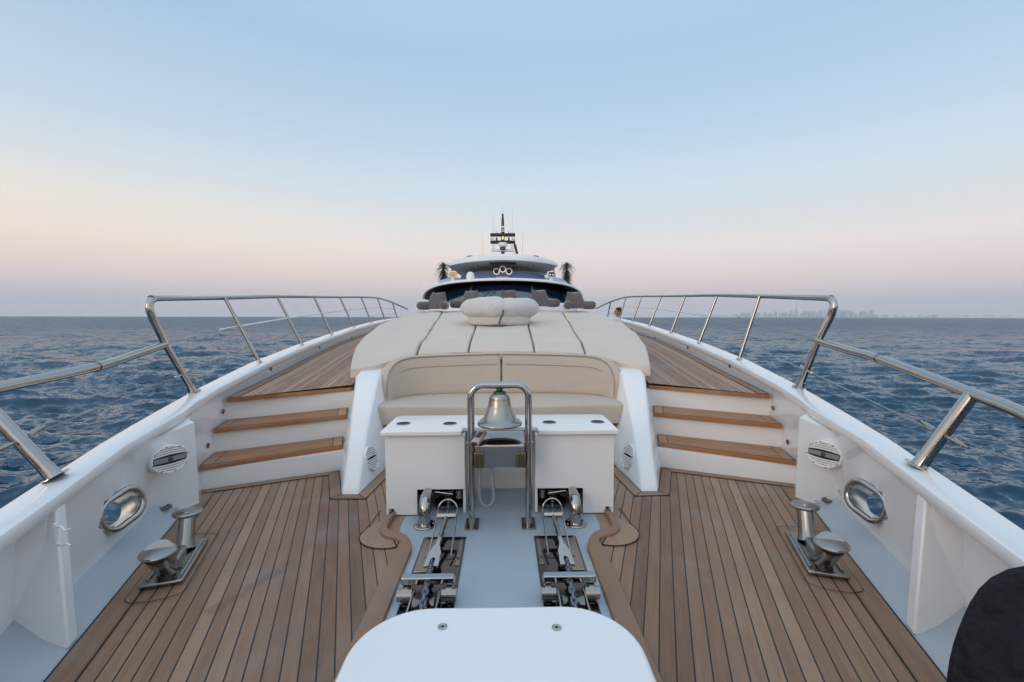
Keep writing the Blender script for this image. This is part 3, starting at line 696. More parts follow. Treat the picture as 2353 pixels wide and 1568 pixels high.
ax = Vector((.42, .80, .42)).normalized(); ay = Vector((.9, -.43, 0)).normalized(); az = ax.cross(ay); az = az if az.z > 0 else -az
c = Vector((-.135, 2.91, .60))
MB().obox(c, ay, ax, az, .028, .065, .016).build('remote_body', 'remote_grey', rc, bevel=.010, seg=3)
MB().obox(c+az*.017+ax*.01, ay, ax, az, .016, .026, .003).build('keypad', 'red_plastic', rc, bevel=.003)
MB().obox(c-ax*.060+az*.003, ay, ax, az, .020, .010, .012).build('end_cap', 'red_plastic', rc, bevel=.004)
hs = [(-.13, 2.93, .40), (-.135, 2.93, .30), (-.135, 2.93, .22), (-.12, 2.93, .165), (-.085, 2.93, .14), (-.05, 2.93, .165), (-.042, 2.935, .22), (-.05, 2.94, .30), (-.06, 2.95, .40)]
hs = smooth_path(hs, 14)
MB().tube(hs, [.0115+.0014*(k % 2) for k in range(len(hs))], 12).build('cable_hose', 'hose'); tag(bpy.data.objects['cable_hose'], 'grey ribbed hose looping below the steel box between the bell frame legs', 'hose')

# ------------------------------------------------------------------ chain stoppers
def link_chain(mb, pts, pitch=.034, r=.0065, wd=.011):
    path = smooth_path(pts, 10); acc = [0]
    for a, b_ in zip(path, path[1:]): acc.append(acc[-1]+(b_-a).length)
    n = int(acc[-1]/pitch)
    for i in range(n):
        d = (i+.5)*pitch; j = next(k for k in range(len(acc)-1) if acc[k+1] >= d)
        q = path[j].lerp(path[j+1], (d-acc[j])/(acc[j+1]-acc[j])); t = (path[j+1]-path[j]).normalized()
        u = Vector((1, 0, 0)); u = (u-t*u.dot(t)).normalized(); v = t.cross(u)
        if i % 2: u = v
        ring = [q+t*(math.cos(2*pi*k/12)*(pitch*.72))+u*(math.sin(2*pi*k/12)*wd) for k in range(12)]
        mb.tube(ring, r, 8, False, True)
for s in (-1, 1):
    cxx = s*.345
    stp = thing('chain_stopper', 'polished steel chain stopper in the %s half of the anchor well' % SIDE[s], 'chain stopper', (cxx, 2.4, 0), 'chain stoppers in the anchor well')
    xa, xb_ = sorted((s*.475, s*.212))
    MB().box(xa, xb_, 1.72, 2.785, .0045, .010).build('base_plate', 'plate_dark', stp, bevel=.003)
    # raised guide plate on the outer side + small inner one
    MB().box(*sorted((s*.462, s*.375)), 2.38, 2.74, .010, .020).build('guide_plate', 'steel_satin', stp, bevel=.003)
    MB().box(*sorted((s*.248, s*.222)), 2.45, 2.74, .010, .016).build('guide_plate', 'steel_satin', stp, bevel=.002)
    for (x, y) in ((.42, 2.52), (.236, 2.52), (.445, 2.755), (.235, 2.755)):
        MB().lathe([(0, .012), (.008, .012), (.008, .0225), (0, .0235)], (s*x, y, 0), n=10).build('bolt_head', 'steel_dark', stp)
    # bail: a loop over the chain
    P0 = Vector((s*.40, 2.50, .035)); P1 = Vector((s*.275, 2.50, .035)); tp = Vector((s*.335, 2.90, .155))
    lx = Vector((1, 0, 0)); up = (tp-(P0+P1)/2).normalized()
    hw = .062
    cen = tp-up*.04
    loop = [P0, P0.lerp(cen-lx*0+Vector((s*hw, 0, 0)), .5), cen+Vector((s*hw, 0, 0))]+[cen+Vector((s*hw*math.cos(t), 0, 0))+Vector((0, .25, 1)).normalized()*(hw*1.1*math.sin(t)) for t in [R_(k) for k in range(15, 180, 15)]]+[cen-Vector((s*hw, 0, 0)), P1.lerp(cen-Vector((s*hw, 0, 0)), .5), P1]
    MB().tube(loop, .0055, 10).build('bail', 'steel', stp)
    cb_ = cen-up*.05
    MB().tube([cb_-Vector((.058, 0, 0)), cb_+Vector((.058, 0, 0))], .0185, 18).build('cross_tube', 'steel', stp)
    # turnbuckle rod + forked claw
    fk = Vector((s*.365, 2.42, .052))
    MB().tube([cb_, cb_.lerp(fk, .35), cb_.lerp(fk, .62)], [.012, .012, .009], 12).build('turnbuckle', 'steel_satin', stp)
    a = cb_.lerp(fk, .52); t = (fk-a).normalized(); u = Vector((1, 0, 0)); n_ = u.cross(t).normalized(); n_ = n_ if n_.z > 0 else -n_
    q2 = [(-.012, 0), (-.014, .06), (-.036, .13), (-.040, .235), (-.012, .235), (-.012, .18), (0, .165), (.012, .18), (.012, .235), (.040, .235), (.036, .13), (.014, .06), (.012, 0)]
    MB().loft([[a+u*x+t*d_+n_*.009 for x, d_ in q2], [a+u*x+t*d_-n_*.009 for x, d_ in q2]]).build('claw', 'steel', stp, bevel=.003)
    # crossbar with ears and chain roller
    yc = 2.165
    MB().box(cxx-.13, cxx+.13, yc-.022, yc+.022, .085, .122).build('crossbar', 'steel', stp, bevel=.006, seg=3)
    for k in (-1, 1):
        MB().box(cxx+k*.105-.018, cxx+k*.105+.018, yc-.05, yc+.02, .010, .083).build('bracket', 'steel_satin', stp, bevel=.008, seg=3)
        MB().box(cxx+k*.062-.006, cxx+k*.062+.006, 1.75, yc-.03, .010, .075).build('side_cheek', 'steel', stp, bevel=.004)
        MB().tube([(cxx+k*.07, yc-.04, .05), (cxx+k*.14, yc-.04, .05)], .030, 20).build('pivot_pin', 'steel_satin', stp)
    MB().lathe([(.018, -.052), (.045, -.05), (.03, -.015), (.028, .0), (.03, .015), (.045, .05), (.018, .052)], (cxx, yc-.12, .045), (1, 0, 0), 28).build('chain_roller', 'steel_dark', stp)
    chn = MB(); link_chain(chn, [(s*.37, 3.17, .10), (s*.352, 2.98, .085), (s*.36, 2.72, .045), (s*.372, 2.48, .04), (s*.36, 2.30, .06), (cxx, 2.12, .098), (cxx, 1.95, .07), (cxx, 1.75, .03)])
    tag(chn.build('anchor_chain', 'chain'), 'dark anchor chain running through the %s chain stopper' % SIDE[s], 'chain', 'anchor chains')

# ------------------------------------------------------------------ bollards
for s in (-1, 1):
    fr, flp, br = Vector((1.647, 2.335)), Vector((1.81, 2.235)), Vector((1.81, 2.805))
    bl_ = Vector((1.975, 2.71))
    ctr = (fr+flp+br+bl_)/4
    bo = thing('bollard', 'twin-post stainless steel mooring bollard on the %s foredeck' % SIDE[s], 'bollard', (s*ctr.x, ctr.y, 0), 'mooring bollards')
    ax2 = (br-fr).normalized(); bxx = Vector((ax2.y, -ax2.x))
    W3 = lambda a, b_, z: Vector((s*(ctr.x+ax2.x*a+bxx.x*b_), ctr.y+ax2.y*a+bxx.y*b_, z))
    rect = [W3(a, b_, 0) for a, b_ in ((-.245, -.095), (.245, -.095), (.245, .095), (-.245, .095))]
    mb = MB(); mb.prism([(v.x, v.y) for v in rect], .009, .030); mb.build('base_plate', 'steel_satin', bo, bevel=.008, seg=3)
    mb = MB()
    # ridge between the posts
    mb.tube([W3(-.13, 0, .040), W3(.13, 0, .040)], .030, 18).build('web', 'steel_satin', bo)
    for k in (-1, 1):
        mb = MB().tube([W3(k*.185*0-.20, k*.07, .030), W3(.20, k*.07, .030)], .010, 10).build('base_rib', 'steel_satin', bo)
    for k in (-1, 1):
        a, b_ = W3(k*.125, 0, .03), (W3(.205, 0, .215) if k > 0 else W3(-.262, 0, .200))
        MB().tube([a, a.lerp(b_, .1), a.lerp(b_, .3), b_], [.056, .050, .046, .046] if k > 0 else [.056, .049, .052, .066], 28).build('post', 'steel_satin', bo)
        d_ = (b_-a).normalized()
        dm = (Vector((0, 0, 1))*.88+d_*.12).normalized()
        MB().lathe([(0, -.012), (.072, -.012), (.079, -.006), (.081, .0), (.076, .007), (.055, .011), (0, .013)], b_, dm, 36).build('cap', 'steel_satin', bo, angle=30)
    # inlaid margin lines round the base
    lm = MB(); st2 = []
    for k in range(9): t = -pi/2+pi*k/8; st2.append(W3(.30+.07*math.cos(t), .075*math.sin(t)+.0, .0082)+0*Vector((0, 0, 0)))
    for k in range(9): t = pi/2+pi*k/8; st2.append(W3(-.30+.07*math.cos(t), .075*math.sin(t), .0082))
    st2 = [ctrp for ctrp in st2]
    cc = W3(0, 0, .0075); big = []
    for v in st2: big.append(v)
    inn = [cc+(v-cc)*1.0 for v in big]
    # widen across
    def wide(v, f):
        d_ = v-cc; a_ = Vector((s*ax2.x, ax2.y, 0)); b2 = Vector((s*bxx.x, bxx.y, 0))
        return cc+a_*d_.dot(a_)+b2*d_.dot(b2)*f
    o1 = [wide(v, 1.75) for v in big]; o2 = [cc+(v-cc)*.985 for v in o1]
    for i in range(len(o1)): lm.F([lm.V(v) for v in (o1[i], o1[(i+1) % len(o1)], o2[(i+1) % len(o1)], o2[i])])
    lm.build('inlay_line', 'caulk', yacht, smooth=False)

# ------------------------------------------------------------------ hawse pipes, speakers, step lights
for s in (-1, 1):
    c, nrm, u, lean = HAWSE(s)
    vd = (c-co.location).normalized()
    hp = thing('hawse_pipe', 'oval steel mooring hole framed in the %s bulwark with the sea showing through' % SIDE[s], 'hawse pipe', c, 'mooring holes in the bulwarks')
    MB().tube(stadium(c+nrm*.048, u, lean, .046, .087, 16), .0185, 14, False, True).build('rim', 'steel', hp)
    MB().loft([stadium(c+nrm*.050, u, lean, .045, .0745, 12), stadium(c+vd*.0, u, lean, .043, .073, 12), stadium(c+vd*.11-u*.030-lean*.004, u, lean, .004, .064, 12)], True, False).build('liner', 'liner_metal', hp)
    MB().loft([stadium(c+nrm*.042, u, lean, .048, .098, 16), stadium(c-nrm*.06, u, lean, .048, .096, 16)], True, False).build('collar', 'gelcoat', hp)
def speaker(c, nrm, rx, rz, label, band=True, up=Vector((0, 0, 1))):
    nrm = Vector(nrm).normalized(); u = up.cross(nrm).normalized(); v = nrm.cross(u)
    c = Vector(c); sp_ = thing('marine_speaker', label, 'speaker', c, 'round deck speakers')
    q = lambda a, b_, d: c+u*a+v*b_+nrm*d
    n = 36
    MB().loft([[q(f*rx*math.cos(2*pi*k/n), f*rz*math.sin(2*pi*k/n), d) for k in range(n)] for f, d in ((1.0, -.12), (1.0, .006), (.97, .013), (.93, .015), (.88, .010), (.87, .002))]).build('bezel', 'white_plastic', sp_)
    MB().loft([[q(f*rx*math.cos(2*pi*k/n), f*rz*math.sin(2*pi*k/n), d) for k in range(n)] for f, d in ((.875, .0), (.875, .004))]).build('cone', 'black', sp_, smooth=False)
    sl = MB()
    nb_ = 11
    for k in range(nb_):
        z0 = -.86*rz+1.72*rz*(k+.5)/nb_
        if band and abs(z0) < .20*rz: continue
        hw_ = rx*.87*math.sqrt(max(0, 1-(z0/(rz*.87))**2))
        th = rz*.055
        if hw_ > .01:
            seg = [(hw_*(-1+2*j/8), z0+.08*rz*(1-((-1+2*j/8))**2)*(1 if z0 > 0 else -1)) for j in range(9)]
            sl.loft([[q(a, b_-th, .006), q(a, b_+th, .006), q(a, b_+th, .011), q(a, b_-th, .011)] for a, b_ in seg])
    if band: sl.box(0, 0, 0, 0, 0, 0) if False else None
    if sl.v: sl.build('grille', 'white_plastic', sp_, smooth=False)
    if band:
        MB().obox(q(0, 0, .008), u, v, nrm, rx*.84, rz*.17, .004).build('tweeter_bar', 'grey_plastic', sp_, bevel=.002)
        MB().lathe([(0, 0), (rz*.17, 0), (rz*.17, .004), (rz*.1, .006), (0, .004)], q(0, 0, .012), nrm, 20).build('tweeter', 'dark_grey', sp_)
    for k in range(8):
        a = 2*pi*k/8+.2
        MB().lathe([(0, 0), (.004, 0), (.004, .003), (0, .003)], q(.925*rx*math.cos(a), .925*rz*math.sin(a), .0135), nrm, 8).build('grille_screw', 'black', sp_)
    return sp_
for s in (-1, 1):
    # panel plane of the bulwark between y 3.11 and 3.42
    A = Vector((s*interp(XB, 3.11), 3.11, .12)); B_ = Vector((s*2.30, 3.42, .02)); C_ = Vector((s*2.392, 3.42, .615)); D_ = Vector((s*2.302, 3.11, .60))
    n_ = ((B_-A).cross(C_-A)+(C_-A).cross(D_-A)).normalized(); n_ = n_ if n_.x*s < 0 else -n_
    c = (A+B_+C_+D_)/4+Vector((0, 0, 0))
    SPK = (A, B_, C_, D_, n_)
    q, n_ = hit(BVH[s], 390 if s < 0 else 1894, 1055 if s < 0 else 1044)
    n_ = (n_*.62+(co.location-q).normalized()*.38).normalized()
    speaker(q+(co.location-q).normalized()*.115, n_, .118, .092, 'white oval speaker with a grey centre bar low on the %s bulwark' % SIDE[s])
for s in (-1, 1):
    q, n_ = hit(BVH[s*2], 853 if s < 0 else 1444, 1054 if s < 0 else 1049)
    n_ = (n_*.85+(co.location-q).normalized()*.15).normalized()
    speaker(q+(co.location-q).normalized()*.030, n_, .092, .104, 'round white slatted speaker on the %s wing wall beside the cabinet' % SIDE[s], band=False)
    q = P(880, 1031, y=4.30) if s < 0 else P(1417, 1025, y=4.30)
    c = Vector((s*.99, 4.335, .20))
    q = P(884, 1031, y=4.345) if s < 0 else P(1414, 1025, y=4.345)
    vt = thing('round_vent', 'round black and white vent half hidden by the %s end of the cabinet' % SIDE[s], 'vent', q, 'round vents on the seat base')
    MB().lathe([(.070, 0), (.094, 0), (.094, .012), (.070, .014)], q, (0, -1, 0), 32).build('rim', 'white_plastic', vt)
    MB().lathe([(0, .001), (.071, .001), (.071, .004), (0, .004)], q, (0, -1, 0), 28).build('vent_core', 'black', vt)
    MB().box(q.x-.072, q.x+.072, q.y-.010, q.y-.004, q.z-.006, q.z+.006).build('cross_bar', 'white_plastic', vt)
lights = [(513, 946, 4.0), (478, 1024, 3.72), (623, 848, 5.5), (735, 799, 7.3), (808, 776, 9.0), (856, 758, 10.6)]
lr = [(1776, 938, 4.0), (1810, 1016, 3.72), (1676, 842, 5.5), (1580, 799, 7.1), (1505, 776, 9.0), (1452, 757, 10.6)]
for s, LL in ((-1, lights), (1, lr)):
    for i, (px, py, y) in enumerate(LL):
        q = P(px, py, y=y); 
        for _ in range(6):
            xw = interp(XB, q.y)+(interp(XI, q.y)+.03-interp(XB, q.y))*max(0, min(1, q.z/interp(ZC, q.y)))
            q = P(px, py, x=s*(xw-.004))
        where = ['beside the upper step', 'beside the lower step', 'nearest the top of the stairs', 'second from the stairs', 'third from the stairs', 'farthest from the stairs'][i]
        sl = thing('step_light', 'small round steel courtesy light on the %s bulwark, %s' % (SIDE[s], where), 'light', q, 'courtesy lights in the bulwarks')
        MB().lathe([(0, -.002), (.022, -.002), (.022, .004), (.017, .006), (.011, .003), (0, .003)], q, Vector((-s, .15, 0)), 20).build('light_rim', 'steel_dark', sl)
hk = P(146, 1222, y=1.93)
hkt = thing('boat_hook_clip', 'small white two-pronged clip on the left bulwark frame', 'clip', hk)
MB().box(hk.x-.012, hk.x+.002, hk.y-.034, hk.y-.022, hk.z-.05, hk.z+.05).build('clip_base', 'white_plastic', hkt, bevel=.002)
for k in (-1, 1):
    MB().tube(smooth_path([(hk.x, hk.y-.03, hk.z+k*.035), (hk.x+.03, hk.y-.04, hk.z+k*.040), (hk.x+.055, hk.y-.05, hk.z+k*.028), (hk.x+.075, hk.y-.05, hk.z+k*.036)], 5), .0045, 8).build('prong', 'white_plastic', hkt)

# ------------------------------------------------------------------ guard rails
PST = [3.95, 5.43, 6.9, 8.35, 9.8, 11.2, 12.5, 13.9]
TOP = [(3.75, 2.90, 1.53), (5.43, 3.22, 1.62), (6.9, 3.34, 1.70), (8.35, 3.42, 1.76), (9.8, 3.45, 1.82), (11.2, 3.45, 1.88), (12.5, 3.42, 1.91), (13.9, 3.40, 1.83), (15.6, 3.30, 1.66)]
for s in (-1, 1):
    gr = thing('guard_rail', 'stainless steel guard rail of leaning posts along the %s edge of the yacht' % SIDE[s], 'railing', (s*2.9, 6, .8), 'guard rails')
    cm = lambda y: Vector((s*(interp(XO, y)+interp(XI, y))/2, y, interp(ZC, y)))
    a = cm(3.97)+Vector((0, 0, 0)); 
    TOP = [(3.75, 0, 1.53)]+[(y, x, z) for y, x, z in zip((5.43, 6.9, 8.35, 9.8, 11.2, 12.5, 13.9, 15.6), (3.256, 3.334, 3.387, 3.446, 3.43, 3.39, 3.33, 3.25) if s < 0 else (3.108, 3.256, 3.35, 3.41, 3.41, 3.37, 3.28, 3.2), (1.62, 1.70, 1.76, 1.82, 1.88, 1.91, 1.83, 1.66))]
    Q = (lambda l, r_, **k: P(*(l if s < 0 else r_), **k))
    a = Q((445, 903), (1836, 893), y=3.93); a.z = interp(ZC, 3.93); a = Q((445, 903), (1836, 893), z=a.z)
    e1 = Q((380, 792), (1880, 784), y=3.80); e2 = Q((352, 735), (1909, 728), y=3.74)
    bend = [e2, Q((345, 716), (1914, 712), y=3.72), Q((343, 703), (1916, 700), y=3.72), Q((346, 693), (1912, 691), y=3.74), Q((353, 687.5), (1904, 686), y=3.80), Q((367, 685.5), (1890, 685), y=3.90)]
    top = smooth_path(bend+[Vector((s*x, y, z)) for y, x, z in TOP[1:]], 8)
    MB().tube([a, e1]+top, [.0265]*2+[.0285]*36+[.0265-.003*min(1, k/40) for k in range(len(top)-36)], 16).build('top_rail', 'steel', gr)
    for i, y in enumerate(PST[1:]):
        b_ = cm(y); t = interp([(q[0], q[1]) for q in TOP], y-.02), interp([(q[0], q[2]) for q in TOP], y-.02)
        tp = Vector((s*t[0], y-.05, t[1]-.005))
        MB().tube([b_, tp], .0195, 12).build('post', 'steel', gr)
        MB().lathe([(.0, 0), (.034, 0), (.032, .006), (.022, .02), (.021, .03), (0, .03)], b_-Vector((0, 0, .001)), (tp-b_), 16).build('post_foot', 'steel', gr)
    b2 = Q((127, 1098), (2110, 1072), z=interp(ZC, 2.25)); t2 = Q((-60, 903), (2235, 905), y=2.12)
    jt = Q((222, 843), (2020, 825), y=2.85)
    lw = [e1, e1.lerp(jt, .5)+Vector((s*.004, 0, -.004)), jt, t2, t2+(t2-jt)*.45+Vector((-s*.02, 0, 0)), t2+(t2-jt)*1.3+Vector((-s*.12, 0, -.02)), t2+(t2-jt)*2.2+Vector((-s*.35, 0, -.03))]
    MB().tube(smooth_path(lw, 6), .0275, 18).build('lower_rail', 'steel', gr)
    MB().lathe([(.0275, -.006), (.0298, -.006), (.0298, .006), (.0275, .006)], jt, (t2-e1), 20).build('rail_joint', 'steel_dark', gr)
    MB().tube([b2, t2], .0305, 18).build('post', 'steel', gr)
    for b_, t_ in ((b2, t2), (a, e1)):
        MB().lathe([(.0, 0), (.060, 0), (.058, .005), (.036, .008), (.0335, .03), (.0325, .07), (0, .07)], b_+Vector((0, 0, .0)), (t_-b_), 24).build('post_foot', 'steel', gr)
    # wires
    f1 = .56; f2 = .25
    def on_post(i, f):
        y = PST[i]
        if i == 0: return a.lerp(e1, .40) if f < .5 else a.lerp(e1, 1.02)
        b_ = cm(y); tp = Vector((s*interp([(q[0], q[1]) for q in TOP], y), y-.05, interp([(q[0], q[2]) for q in TOP], y))); return b_.lerp(tp, f)
    for f, w_ in ((f1, 'upper'), (f2, 'lower')):
        pts3 = [on_post(i, f) for i in range(len(PST))]
        if w_ == 'lower': pts3 = [Vector((s*1.9, 1.0, .80)), b2.lerp(t2, .45)]+pts3
        MB().tube(pts3, .0035, 6).build('wire', 'steel_satin', gr)
    for q, d_ in ((b2.lerp(t2, .45), 1), (b2.lerp(t2, .45), -1), (on_post(0, f2), 1), (on_post(0, f2), -1)):
        pth = Vector((s*.34, .94, .12)).normalized() if d_ > 0 else Vector((-s*.32, -.94, -.05)).normalized()
        MB().tube([q+pth*.03, q+pth*.06, q+pth*.062, q+pth*.16, q+pth*.162, q+pth*.20], [.006, .006, .011, .011, .006, .004], 10).build('turnbuckle', 'steel', gr)
    if s < 0:
        u0, u1 = on_post(1, f1), on_post(2, f1); v3 = on_post(3, f1)
        MB().tube([u0+Vector((0, -.35, -.03)), u0, u1, v3+Vector((0, .25, .02))], .011, 10).build('wire_sleeve', 'white_plastic', gr)

# ------------------------------------------------------------------ cushions
def cushion(mb, fn, nu, nv, th, r, wr=0., seed=0, creases=()):
    """fn(u,v) -> (x,y,zbase); top bulges, edges rounded"""
    def ease(k, n):
        t = k/n; e = .5-.5*math.cos(pi*t); return .45*t+.55*e
    us = [0, .006, .02]+[.02+.96*ease(k, nu) for k in range(1, nu)]+[.98, .994, 1]
    vs_ = [0, .006, .02]+[.02+.96*ease(k, nv) for k in range(1, nv)]+[.98, .994, 1]
    P_ = [[Vector(fn(u, v)) for v in vs_] for u in us]
    I = []; J = []
    for i, u in enumerate(us):
        I.append([]); J.append([])
        for j, v in enumerate(vs_):
            q = P_[i][j]
            du = min((q-Vector(fn(0, v))).length, (q-Vector(fn(1, v))).length); dv = min((q-Vector(fn(u, 0))).length, (q-Vector(fn(u, 1))).length)
            g = lambda d: math.sqrt(max(0, 1-(1-min(1, d/r))**2))
            e = min(g(du), 1)*min(g(dv), 1)
            h = th*(.86+.14*e)
            if wr: h += wr*(noise.noise(Vector((q.x*1.6+seed, q.y*1.1, 0)))+.5*noise.noise(Vector((q.x*3+seed, q.y*7, 3))))*e
            for cy_, cd_ in creases: h -= cd_*math.exp(-((q.y+.10*math.sin(q.x*2.1+seed)-cy_)/.045)**2)*(.6+.6*noise.noise(Vector((q.x*2.3, seed, cy_))))
            I[-1].append(mb.V(q.x, q.y, q.z+h)); J[-1].append(mb.V(q.x, q.y, q.z+.01))
    a, b_ = len(us)-1, len(vs_)-1
    for i in range(a):
        for j in range(b_):
            mb.F((I[i][j], I[i+1][j], I[i+1][j+1], I[i][j+1])); mb.F((J[i][j+1], J[i+1][j+1], J[i+1][j], J[i][j]))
    for i in range(a): mb.F((J[i][0], J[i+1][0], I[i+1][0], I[i][0])); mb.F((I[i][b_], I[i+1][b_], J[i+1][b_], J[i][b_]))
    for j in range(b_): mb.F((I[0][j], I[0][j+1], J[0][j+1], J[0][j])); mb.F((J[a][j], J[a][j+1], I[a][j+1], I[a][j]))
    return mb
PW = [(4.45, 1.55), (4.82, 1.605), (5.1, 1.68), (5.6, 1.80), (6.9, 2.07), (8.5, 2.27), (9.6, 2.33), (10.4, 2.31), (11.6, 2.14)]
PZ = [(4.4, .80), (4.82, .822), (5.27, .93), (5.7, 1.0), (6.9, 1.085), (8.5, 1.225), (10, 1.325), (11.4, 1.47), (12, 1.50)]
def pad_front(x): return interp([(0, 5.27), (.5, 5.26), (.93, 5.21), (1.12, 5.09), (1.25, 4.97), (1.38, 4.87), (1.5, 4.82), (1.7, 4.80)], abs(x))
def seam(k, y):   # boundaries in x at distance y
    w = interp(PW, y); t = max(0, min(1, (y-4.8)/6.6))
    inner = .37+t*.18; outer = .93+t*.57
    return {0: -w, 1: -outer, 2: -inner, 3: inner, 4: outer, 5: w}[k]
names = ['outermost sun pad on the left', 'sun pad just left of the middle one', 'middle sun pad with the fleece pouf standing on it', 'sun pad just right of the middle one', 'outermost sun pad on the right']
for k in range(5):
    def fn(u, v, k=k):
        # iterate the front edge
        x = 0
        y0 = 4.9
        for _ in range(4):
            x = seam(k, y0)+.012+(seam(k+1, y0)-seam(k, y0)-.024)*u; y0 = pad_front(x)
        y = y0+(12.0-.25*(abs(x)/2)**2-y0)*v
        x = seam(k, y)+.012+(seam(k+1, y)-seam(k, y)-.024)*u
        w = interp(PW, y)
        return x, y, interp(PZ, y)+.035*(1-(x/w)**2)*1.0-.085+.0
    mb = cushion(MB(), fn, 14, 120, .120, .024, .022, k*7, ((6.05+.12*math.sin(k*2), .016), (7.9, .014), (9.8, .012)))
    tag(mb.build('sun_pad', 'pad_fabric', angle=60, world=(0, 8, 1)), 'cream '+names[k], 'sun pad', 'sun pads on the trunk cabin')
def sfn(u, v):
    x = -1.205+2.41*u; yf = 4.33-.06*(1-(x/1.2)**2); return x, yf+(5.02-yf)*v-.0, .345
tag(cushion(MB(), sfn, 26, 8, .20, .06, .008, 3).build('seat_cushion', 'beige_fabric', angle=60, world=(0, 4.7, .4)), 'long beige bench seat cushion behind the white cabinet', 'cushion')
# back cushions: cross-section swept round the niche
for s in (-1, 1):
    pth = [Vector((s*x, y, 0)) for x, y in ((.012, 5.02), (.2, 5.018), (.4, 5.01), (.6, 4.99), (.78, 4.955), (.93, 4.90), (1.03, 4.84), (1.10, 4.76), (1.145, 4.67), (1.17, 4.58))]
    pth = smooth_path(pth, 4); rings = []; n = len(pth); inset_ln = []; edge = []
    for i, q in enumerate(pth):
        t = (pth[min(n-1, i+1)]-pth[max(0, i-1)]).normalized(); nn_ = Vector((-t.y, t.x, 0))*(-s); nn_ = nn_ if nn_.y > 0 or nn_.x*s > .5 else -nn_
        out = nn_  # away from the seat
        f = i/(n-1)
        e = min(1, (1-f)/.06+.25)*min(1, f/.03+.55)
        e = min(1, e)
        top = .985-.04*f-.03*max(0, f-.55)/.45-(.33*(1-math.sqrt(max(0, 1-min(1, max(0, (f-.58)/.42))**2.0))) if f > .58 else 0); bot = .535-.03*max(0, f-.8)/.2
        th = .135*(.62+.38*e); mid = (top+bot)/2; hh = (top-bot)/2
        sec = []
        for k in range(20):
            a_ = 2*pi*k/20; cx2 = math.copysign(abs(math.cos(a_))**.45, math.cos(a_)); sz2 = math.copysign(abs(math.sin(a_))**.42, math.sin(a_))
            sec.append(q+out*(cx2*th/2+(sz2*hh+hh)*.22)+Vector((0, 0, mid+sz2*hh*(.97 if e < 1 else 1))))
        rings.append(sec); edge.append(q+out*(-th/2*.86+(.9*hh+hh)*.22)+Vector((0, 0, mid+hh*.93)))
        zl = top-.125; inset_ln.append(q+out*(-th/2-.001+((zl-mid)+hh)*.22)+Vector((0, 0, zl)))
    bc = MB().loft(rings).build('back_cushion', 'beige_fabric', angle=60, world=(s*.6, 4.95, .5))
    tag(bc, 'beige curved bench back cushion on the %s side of the centre gap' % SIDE[s], 'cushion', 'bench back cushions')
    MB().tube(edge, .0075, 6).build('piping', 'piping', bc)
    il = inset_ln[1:int(n*.70)]
    last = il[-1]; il += [last+Vector((s*.055, -.055, -.03)), last+Vector((s*.085, -.115, -.10)), last+Vector((s*.085, -.165, -.22))]
    MB().tube(smooth_path(il, 2), .0045, 6).build('piping', 'piping', bc)
# fleece pouf
pf = thing('fleece_pouf', 'big white fluffy fleece pouf bed standing on the middle sun pad', 'pouf', (0, 8.25, 1.3))
rng = random.Random(4)
def fl_pt(base, nrm, amp):
    return base+nrm*(amp*(noise.noise(base*3.1)+.5*noise.noise(base*8)+.35*noise.noise(base*19)))
def torus(u, v):
    a, b_ = 2*pi*u, 2*pi*v; rr = .225+.012*math.sin(3*a+1); Rm = .455
    d = Vector((math.cos(a)*1.02, math.sin(a)*.92, 0)); nrm = (d*math.cos(b_)+Vector((0, 0, math.sin(b_)*.78)))
    seamd = .03*math.exp(-((a-4.85)/.05)**2)+.05*math.exp(-((a-1.62)/.06)**2)
    return fl_pt(Vector((-.05, 8.16, 1.545))+d*Rm+nrm*(rr-seamd), nrm, .022)
MB().grid(torus, 110, 44).build('fleece_ring', 'fleece', pf, angle=180)
def basef(u, v):
    a = 2*pi*u; r = [.0, .52, .55, .56, .555, .50, .1][min(6, int(v*6+.001))]; z = [1.235, 1.24, 1.28, 1.34, 1.40, 1.46, 1.47][min(6, int(v*6+.001))]
    d = Vector((math.cos(a), math.sin(a)*.92, 0)); return fl_pt(Vector((-.05, 8.16, z))+d*r, d, .02 if r > .2 else 0)
MB().grid(basef, 80, 6).build('fleece_base', 'fleece', pf, angle=180)
MB().tube(smooth_path([(.02, 7.50, 1.50), (.01, 7.51, 1.42), (-.03, 7.57, 1.34), (-.05, 7.62, 1.26)], 6), .012, 8).build('zip_cord', 'dark_grey', pf)
q = P(1150, 752, y=7.62); MB().tube([q+Vector((-.12, .03, .005)), q+Vector((0, 0, .005)), q+Vector((.08, 0, .005))], .013, 8).build('base_strap', 'black', pf)

